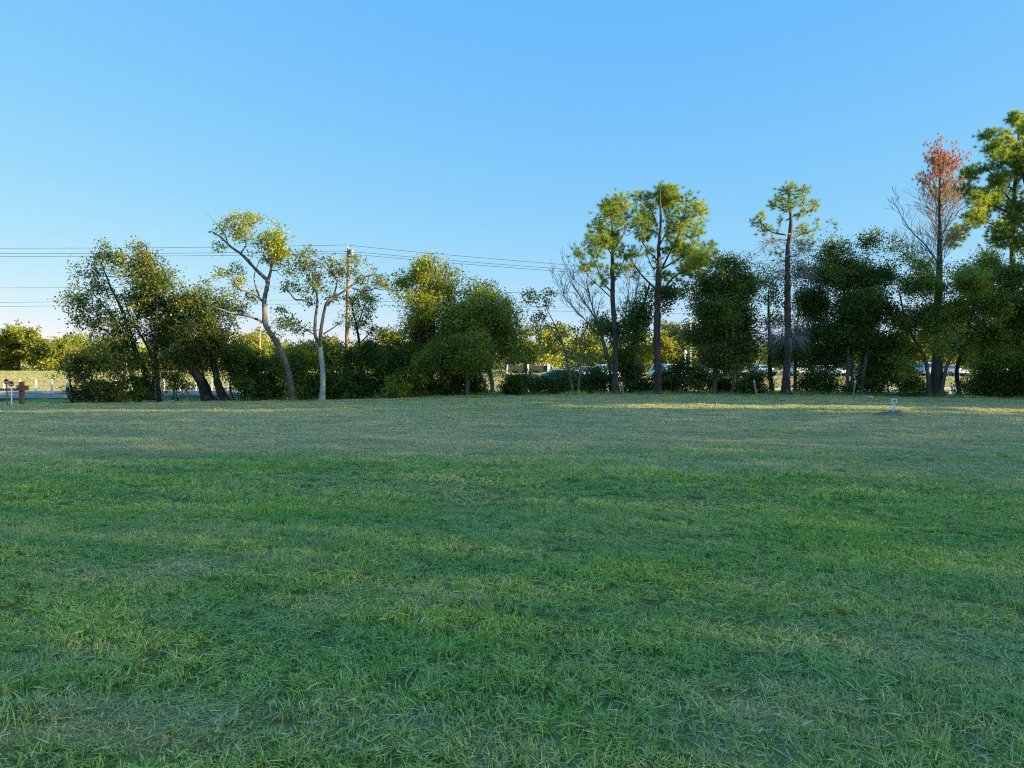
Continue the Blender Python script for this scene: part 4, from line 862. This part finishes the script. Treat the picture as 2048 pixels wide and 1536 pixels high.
for lab, ys in (('highest of the three far thin wires', (577, 575, 574, 580, 585, 586, 590)), ('middle of the three far thin wires', (608, 603, 600, 604, 612, 618, 622)), ('lowest of the three far thin wires', (617, 611, 608, 612, 620, 627, 631))):
    Yw = 78.0
    wire('far_wire', lab + ' behind the trees', WP(*[(x, y, Yw) for x, y in zip((-300, 200, 640, 800, 1040, 1380, 2200), ys)]), .015, 'far wires behind the trees')
def mast(px, pt, Y, rad, label, white_to=None):
    x = PX(px, Y); z0 = gz(x, Y); h = PZ(pt, Y) - z0
    r = empty('steel_mast', (x, Y, z0), label, 'mast'); m = MB(); m.tube([[0, 0, -.05], [0, 0, h]], [rad, rad * .6], 8); m.build('shaft', M['steel'], r)
    m = MB(); m.tube([[0, 0, .0], [0, 0, .35]], rad * 2.2, 8); m.build('base', M['concrete'], r)
    if white_to:
        m = MB(); m.tube([[0, 0, .4], [0, 0, white_to]], rad * 1.12, 8); m.build('sleeve', M['paint_white'], r)
    m = MB(); m.box([.25, 0, h - .05], [.3, .09, .05]); m.build('lamp_head', M['steel'], r)
mast(520, 645, 75, .07, 'thin pale steel mast left of the leaning bare stemmed tree', 1.6)
mast(1381, 570, 92, .10, 'tall thin steel mast right of the broad middle pine', None)
mast(253, 698, 80, .06, 'short pale mast seen through the leftmost tree', None)
def globe_lamp(px, pt, Y, label):
    x = PX(px, Y); z0 = gz(x, Y); h = PZ(pt, Y) - z0
    r = empty('lamp_post', (x, Y, z0), label, 'lamp post', 'white lamp posts of the car park'); m = MB(); m.tube([[0, 0, -.05], [0, 0, h - .3]], .07, 8); m.build('post', M['paint_white'], r)
    bm = bmesh.new(); bmesh.ops.create_icosphere(bm, subdivisions=2, radius=.24); bmesh.ops.translate(bm, verts=bm.verts, vec=(0, 0, h - .2)); me = bpy.data.meshes.new('globe'); bm.to_mesh(me); bm.free(); me.materials.append(M['globe']); link('globe', me, r)
    m = MB(); m.tube([[0, 0, h + .02], [0, 0, h + .1]], [.16, .05], 8); m.build('cap', M['steel'], r); m = MB(); m.box([0, 0, .12], [.16, .16, .12]); m.build('base', M['concrete'], r)
globe_lamp(1370, 701, 84, 'white globe lamp post right of the broad middle pine')
globe_lamp(1538, 706, 86, 'white globe lamp post left of the lone pine')
globe_lamp(1826, 724, 105, 'white globe lamp post left of the dead tree')

# ------------------------------------------------------------------ cars
def car(label, px, Y, yaw, paint, kind='sedan', on_road=False):
    x = PX(px, Y); z0 = gz(x, Y) + .014
    r = empty('parked_car' if not on_road else 'car', (x, Y, z0), label, 'car', None if on_road else 'cars in the far car park', math.radians(yaw))
    L, W, H = (4.6, 1.8, 1.45) if kind == 'sedan' else (4.7, 1.9, 1.75)
    hw = W / 2; bh = .92 if kind == 'sedan' else 1.05
    if kind == 'sedan': prof = [(-2.3, .35), (-2.3, .72), (-2.2, .86), (-1.45, .93), (1.0, .93), (2.05, .80), (2.28, .62), (2.3, .35)]; gh = [(-1.75, -1.05), (1.15, .25)]
    else: prof = [(-2.3, .4), (-2.32, .8), (-2.25, 1.0), (-1.6, 1.05), (1.1, 1.05), (2.1, .95), (2.32, .7), (2.35, .4)]; gh = [(-2.2, -1.85), (1.25, .6)]
    base_z = prof[3][1]
    bm = bmesh.new(); lf = [bm.verts.new((a, -hw * (.94 if z < .4 else 1 if z < .85 else .93), z)) for a, z in prof]; rt = [bm.verts.new((a, hw * (.94 if z < .4 else 1 if z < .85 else .93), z)) for a, z in prof]
    n = len(prof); bm.faces.new(lf[::-1]); bm.faces.new(rt)
    for i in range(n): bm.faces.new((lf[i], lf[(i + 1) % n], rt[(i + 1) % n], rt[i]))
    # cabin
    (b0, t0), (b1, t1) = gh; tw = hw * .70; bw = hw * .91
    q = [bm.verts.new(p) for p in ((b0, -bw, base_z - .02), (b1, -bw, base_z - .02), (b1, bw, base_z - .02), (b0, bw, base_z - .02), (t0, -tw, H), (t1, -tw, H), (t1, tw, H), (t0, tw, H))]
    for f in ((4, 5, 6, 7), (0, 1, 5, 4), (1, 2, 6, 5), (2, 3, 7, 6), (3, 0, 4, 7)): bm.faces.new([q[k] for k in f])
    bmesh.ops.recalc_face_normals(bm, faces=bm.faces); bmesh.ops.bevel(bm, geom=[e for e in bm.edges], offset=.05, segments=2, affect='EDGES', profile=.6)
    me = bpy.data.meshes.new('body'); bm.to_mesh(me); bm.free(); me.materials.append(paint)
    for p in me.polygons: p.use_smooth = True
    link('body', me, r)
    C0 = np.array([[b0, -bw, base_z], [b1, -bw, base_z], [b1, bw, base_z], [b0, bw, base_z], [t0, -tw, H], [t1, -tw, H], [t1, tw, H], [t0, tw, H]])
    def pane(name, ids, u0, u1, v0=.12, v1=.86):
        a, b, c, d = C0[list(ids)]      # bottom a-b, top d-c
        pt = lambda u, v: (a + (b - a) * u) * (1 - v) + (d + (c - d) * u) * v
        P4 = np.array([pt(u0, v0), pt(u1, v0), pt(u1, v1), pt(u0, v1)]); nn = unit(np.cross(P4[1] - P4[0], P4[3] - P4[0])); ctr = np.array([(b0 + b1) / 2, 0, 1.0])
        if np.dot(nn, P4.mean(0) - ctr) < 0: nn = -nn
        m = MB(); m.add(np.vstack([P4 + nn * .008, P4 - nn * .03]), f4=[[0, 1, 2, 3], [4, 7, 6, 5], [0, 4, 5, 1], [1, 5, 6, 2], [2, 6, 7, 3], [3, 7, 4, 0]]); return m.build(name, M['glass'], r)
    pane('windshield', (1, 2, 6, 5), .08, .92); pane('rear_window', (3, 0, 4, 7), .08, .92)
    for ids in ((0, 1, 5, 4), (3, 2, 6, 7)): pane('side_window', ids, .10, .50); pane('side_window', ids, .54, .90)
    for sx in (-1.38, 1.40):
        for sy in (-1, 1):
            m = MB(); m.tube([[sx, sy * (hw - .20), .33], [sx, sy * (hw + .01), .33]], .33, 16); wh = m.build('wheel', M['rubber'], r)
            m = MB(); m.tube([[sx, sy * (hw - .02), .33], [sx, sy * (hw + .022), .33]], .2, 12); m.build('rim', M['chrome'], wh)
    for sy in (-1, 1):
        m = MB(); m.box([prof[-2][0] - .03, sy * hw * .68, prof[-2][1] + .04], [.07, .2, .07]); m.build('headlight', M['lamp_clear'], r)
        m = MB(); m.box([prof[1][0] + .03, sy * hw * .72, prof[1][1] + .02], [.06, .17, .09]); m.build('tail_light', M['lamp_red'], r)
        m = MB(); m.box([b1 - .25, sy * (bw + .09), base_z + .07], [.07, .09, .06]); m.build('side_mirror', paint, r)
    m = MB(); m.box([prof[-1][0] - .02, 0, .45], [.05, hw * .9, .09]); m.build('bumper', M['rubber'], r)
    return r
PW = simple('car_white', (.78, .78, .77), .25, noise=.02); PB = simple('car_blue', (.42, .55, .64), .25, noise=.03); PS = simple('car_silver', (.50, .52, .54), .3, .4, noise=.03); PD = simple('car_dark', (.05, .055, .07), .2, noise=.05); PR = simple('car_red', (.30, .04, .035), .25, noise=.04)
car('pale blue sedan passing on the road behind the low hedge', 1113, 46.2, 180, PB, 'sedan', True)
car('white sport utility car facing the viewer left of the slimmer middle pine', 1214, 74, -80, PW, 'suv')
car('silver sedan half hidden just left of the white sport utility car', 1170, 86, -95, PS)
car('pale blue sport utility car right of the broad middle pine', 1335, 78, -70, PB, 'suv')
car('white sedan second right of the broad middle pine', 1384, 93, -90, PW)
car('silver sport utility car behind the dense blackish tree', 1420, 92, -90, PS, 'suv')
car('dark car behind the dense blackish tree stems', 1466, 93, -90, PD)
car('white hatch car left of the lone pine, behind the lamp post', 1526, 95, -85, PW)
car('white car with dark windows right beside the lone pine trunk', 1588, 92, 90, PW, 'suv')
car('white sedan with blue reflecting windows behind the bushy tree stems', 1660, 92, -60, PW)
car('dark sedan right of the white one with blue windows', 1700, 94, -90, PD)
car('pale blue car in the bright gap left of the dead tree', 1843, 93, 90, PB, 'suv')
car('red car left of the pale blue one by the dead tree', 1822, 95, -90, PR)
car('silver car just right of the dead tree trunk', 1897, 93, -80, PS)
car('white car near the right edge behind the trees', 2003, 94, -90, PW)

# ------------------------------------------------------------------ far low building beyond the field
def low_building():
    Y = 112; x0, x1 = PX(1012, Y), PX(1100, Y); xm = (x0 + x1) / 2; z0 = gz(xm, Y)
    r = empty('low_building', (xm, Y, z0), 'long low dark fronted building with a white end post beyond the field', 'building'); h = PZ(731, Y) - z0
    m = MB(); m.box([0, 2, h / 2 - .35], [(x1 - x0) / 2, 1.9, h / 2 + .25]); m.build('wall', M['wall_tan'], r)
    m = MB(); m.box([0, 1.85, h - .4], [(x1 - x0) / 2 + .2, 2.2, .36]); m.build('roof', M['roof_dark'], r)
    for sx in (-1, 0, 1):
        m = MB(); m.box([sx * ((x1 - x0) / 2 - .2), -.45, h / 2], [.1 if sx < 1 else .2, .1, h / 2 + .2]); m.build('post', M['paint_white'], r)
    for k in range(3):
        m = MB(); m.box([-2 + 1.6 * k, .07, h * .25], [.45, .03, .22]); m.build('window', M['glass'], r)
low_building()

# ------------------------------------------------------------------ roadside fence, barrier gate and reflectors at the left
def fence():
    Y = 51.4; xs = [PX(8 + 32 * k, Y) for k in range(-4, 18)]
    r = empty('wire_fence', (xs[4], Y, gz(xs[4], Y)), 'white post and wire fence along the far side of the road', 'fence'); off = np.array(r.location)
    mm = MB(); mm.box([0, 0, .42], [.042, .042, .47]); mm.add(np.array([[-.042, -.042, .89], [.042, -.042, .89], [.042, .042, .89], [-.042, .042, .89], [0, 0, .94]]), f3=[[0, 1, 4], [1, 2, 4], [2, 3, 4], [3, 0, 4]])
    me = mm.mesh('post', M['paint_white'])
    for x in xs: link('post', me, r, (x - off[0], 0, gz(x, Y) - off[2]))
    for h in (.25, .5, .75):
        m = MB(); m.tube([[x - off[0], -.06, gz(x, Y) - off[2] + h] for x in xs], .005, 4); m.build('wire', M['steel'], r)
fence()
def gate():
    Y = 36.0; x = PX(43.5, Y); z0 = gz(x, Y)
    r = empty('barrier_gate', (x, Y, z0), 'brown timber barrier with a thick post and one rail at the left edge', 'barrier'); h = PZ(763, Y) - z0
    m = MB(); m.box([0, 0, h / 2 - .1], [.085, .085, h / 2 + .1], None); o = m.build('post', M['post_brown'], r)
    m = MB(); zb = PZ(779, Y) - z0; m.box([-1.05, -.145, zb], [1.25, .04, .06]); m.build('rail', M['post_brown'], r)
    m = MB(); zb = PZ(776, Y) - z0; m.box([.19, .02, zb], [.085, .09, .12]); m.build('latch_block', M['post_brown'], r)
    m = MB(); m.box([-.14, -.03, PZ(774, Y) - z0], [.035, .12, .10]); m.build('hinge_plate', M['steel'], r)
    m = MB(); m.box([-2.2, 0, h * .35], [.09, .09, h * .35 + .15]); m.build('post', M['post_brown'], r)
gate()
def reflector(px, pt, Y, pole_mat, label, tilt):
    x = PX(px, Y); z0 = gz(x, Y); zc = PZ(pt, Y) - z0; R0 = .125
    r = empty('round_reflector', (x, Y, z0), label, 'sign'); m = MB(); m.tube([[0, .02, -.05], [-tilt, .02, zc]], .028, 8); m.build('post', pole_mat, r)
    m = MB(); m.tube([[-tilt, -.012, zc], [-tilt, .004, zc]], R0, 20); d = m.build('disc', M['maroon'], r)
    m = MB(); a = np.linspace(0, 2 * math.pi, 25); m.tube([[-tilt + R0 * math.cos(t), -.006, zc + R0 * math.sin(t)] for t in a], .011, 5); m.build('rim', M['stake'], d)
    m = MB(); m.box([-tilt, -.0165, zc - .03], [R0 * .62, .003, .028]); m.build('stripe', M['flag_orange'], d)
reflector(14.5, 763, 34.6, M['post_brown'], 'maroon round reflector on a dark leaning post, left of the pair', .05)
reflector(22.5, 767.5, 34.2, M['paint_white'], 'maroon round reflector on a white post beside the barrier', 0)

# ------------------------------------------------------------------ survey stakes
def stake(px, pt, pb, lean, label, Y=37.0, mat='stake'):
    x = PX(px, Y); z0 = gz(x, Y); h = PZ(pt, Y) - PZ(pb, Y)
    r = empty('survey_stake', (x, Y, z0), label, 'stake', 'survey stakes along the tree row'); l = lean * Y / F
    def slab(za, zb, w, m_, nm):
        m = MB(); xa, xb = l * za / h, l * zb / h
        m.add([[xa - w, -.012, za], [xa + w, -.012, za], [xa + w, .012, za], [xa - w, .012, za], [xb - w, -.012, zb], [xb + w, -.012, zb], [xb + w, .012, zb], [xb - w, .012, zb]],
              f4=[[0, 1, 5, 4], [1, 2, 6, 5], [2, 3, 7, 6], [3, 0, 4, 7], [4, 5, 6, 7], [3, 2, 1, 0]]); m.build(nm, M[m_], r)
    slab(-.1, h * .82, .034, mat, 'shaft'); slab(h * .82 + .001, h, .036, 'paint_white', 'painted_tip')
stake(1247, 762, 788, -4, 'pale survey stake leaning beside the slimmer middle pine trunk', 36.6)
stake(1513, 757, 787, -5, 'pale survey stake standing between dense tree and lone pine')
stake(1706, 758, 791, 5, 'pale survey stake left of the white lawn valve post')
stake(1911, 765, 797, -11, 'tilted dark survey stake with pale tip near the right edge', 36.4, 'bark_dead')

# ------------------------------------------------------------------ white valve post on its dirt mound
def valve_post():
    Y = 22.7; x = PX(1786, Y); z0 = gz(x, Y); s = Y / F
    rng = np.random.default_rng(12)
    # mound of loose dirt and clippings
    n = 26; X, Yg = np.meshgrid(np.linspace(-1.05, 1.15, 40), np.linspace(-.75, .75, 30)); px, py = X.ravel(), Yg.ravel()
    rr = np.sqrt((px / np.where(px > 0, .85, .6)) ** 2 + (py / .5) ** 2); hz = .14 * np.exp(-rr ** 2 * 1.6) * (.6 + .8 * fbm(px + 9, py, .3, 3)) + .05 * np.exp(-rr ** 2 * 1.2) * (fbm(px, py, .09, 2) - .5) * 2 - .02
    zg = ground_z(px + x, py + Y) - z0
    V = np.column_stack([px, py, zg + hz]); i = np.arange(29)[:, None] * 40; j = np.arange(39)[None]; f = np.stack([i + j, i + j + 1, i + 41 + j, i + 40 + j], -1).reshape(-1, 4)
    mo = link('dirt_mound', mesh_from('dirt_mound', V, f, None, True, [M['dirt']]), None, (x, Y, z0)); tag(mo, 'low mound of dark loose dirt round the white valve post', 'mound')
    r = empty('valve_post', (x, Y, z0), 'white pipe valve post with a small square plate, on a dirt mound', 'valve post')
    H = PZ(797, Y) - z0
    m = MB(); m.tube([[.02, 0, -.05], [.02, 0, H - .12]], .028, 10); m.build('riser_pipe', M['paint_white'], r)
    m = MB(); m.tube([[-.06, .02, -.05], [-.06, .02, PZ(819, Y) - z0]], .034, 10); m.build('side_pipe', M['paint_white'], r)
    m = MB(); za = PZ(818.5, Y) - z0; m.tube([[-.15, 0, za], [.05, 0, za]], .024, 10); arm = m.build('cross_pipe', M['paint_white'], r)
    m = MB(); m.tube([[-.165, 0, za], [-.14, 0, za]], .034, 10); m.build('end_cap', M['paint_white'], arm)
    m = MB(); zp = PZ(801.5, Y) - z0; m.box([.02, -.035, zp], [.085, .006, .075]); pl = m.build('plate', M['paint_white'], r)
    m = MB(); m.box([.02, -.0435, zp + .0], [.05, .002, .035]); m.build('label_panel', M['can'], pl)
    m = MB(); zc = PZ(814, Y) - z0; m.tube([[.02, 0, zc - .04], [.02, 0, zc + .03]], .042, 10); m.build('coupling', M['paint_white'], r)
valve_post()

# ------------------------------------------------------------------ small rocks
def rock(px, py, Y, r, label, group=None, seed=0):
    rng = np.random.default_rng(seed); bm = bmesh.new(); bmesh.ops.create_icosphere(bm, subdivisions=2, radius=r)
    for v in bm.verts: v.co = Vector(np.array(v.co) * (1 + rng.normal() * .10) * np.array([1.5, 1.0, .45]))
    me = bpy.data.meshes.new('rock'); bm.to_mesh(me); bm.free(); me.materials.append(M['rock']); x = PX(px, Y)
    tag(link('rock', me, None, (x, Y, gz(x, Y) + r * .2)), label, 'rock', group)
for k, px in enumerate((193, 206, 217, 228, 240, 254, 262, 292, 305, 330, 342, 372)):
    rock(px, 803, 37.5 + .3 * ((k * 7) % 3), .10 + .05 * ((k * 5) % 3) / 2, 'small pale rock in the row at the lawn edge under the left trees', 'pale rocks under the left trees', k)
rock(1736, 796, 35.5, .2, 'flat pale rock on the lawn left of the valve post', None, 33)
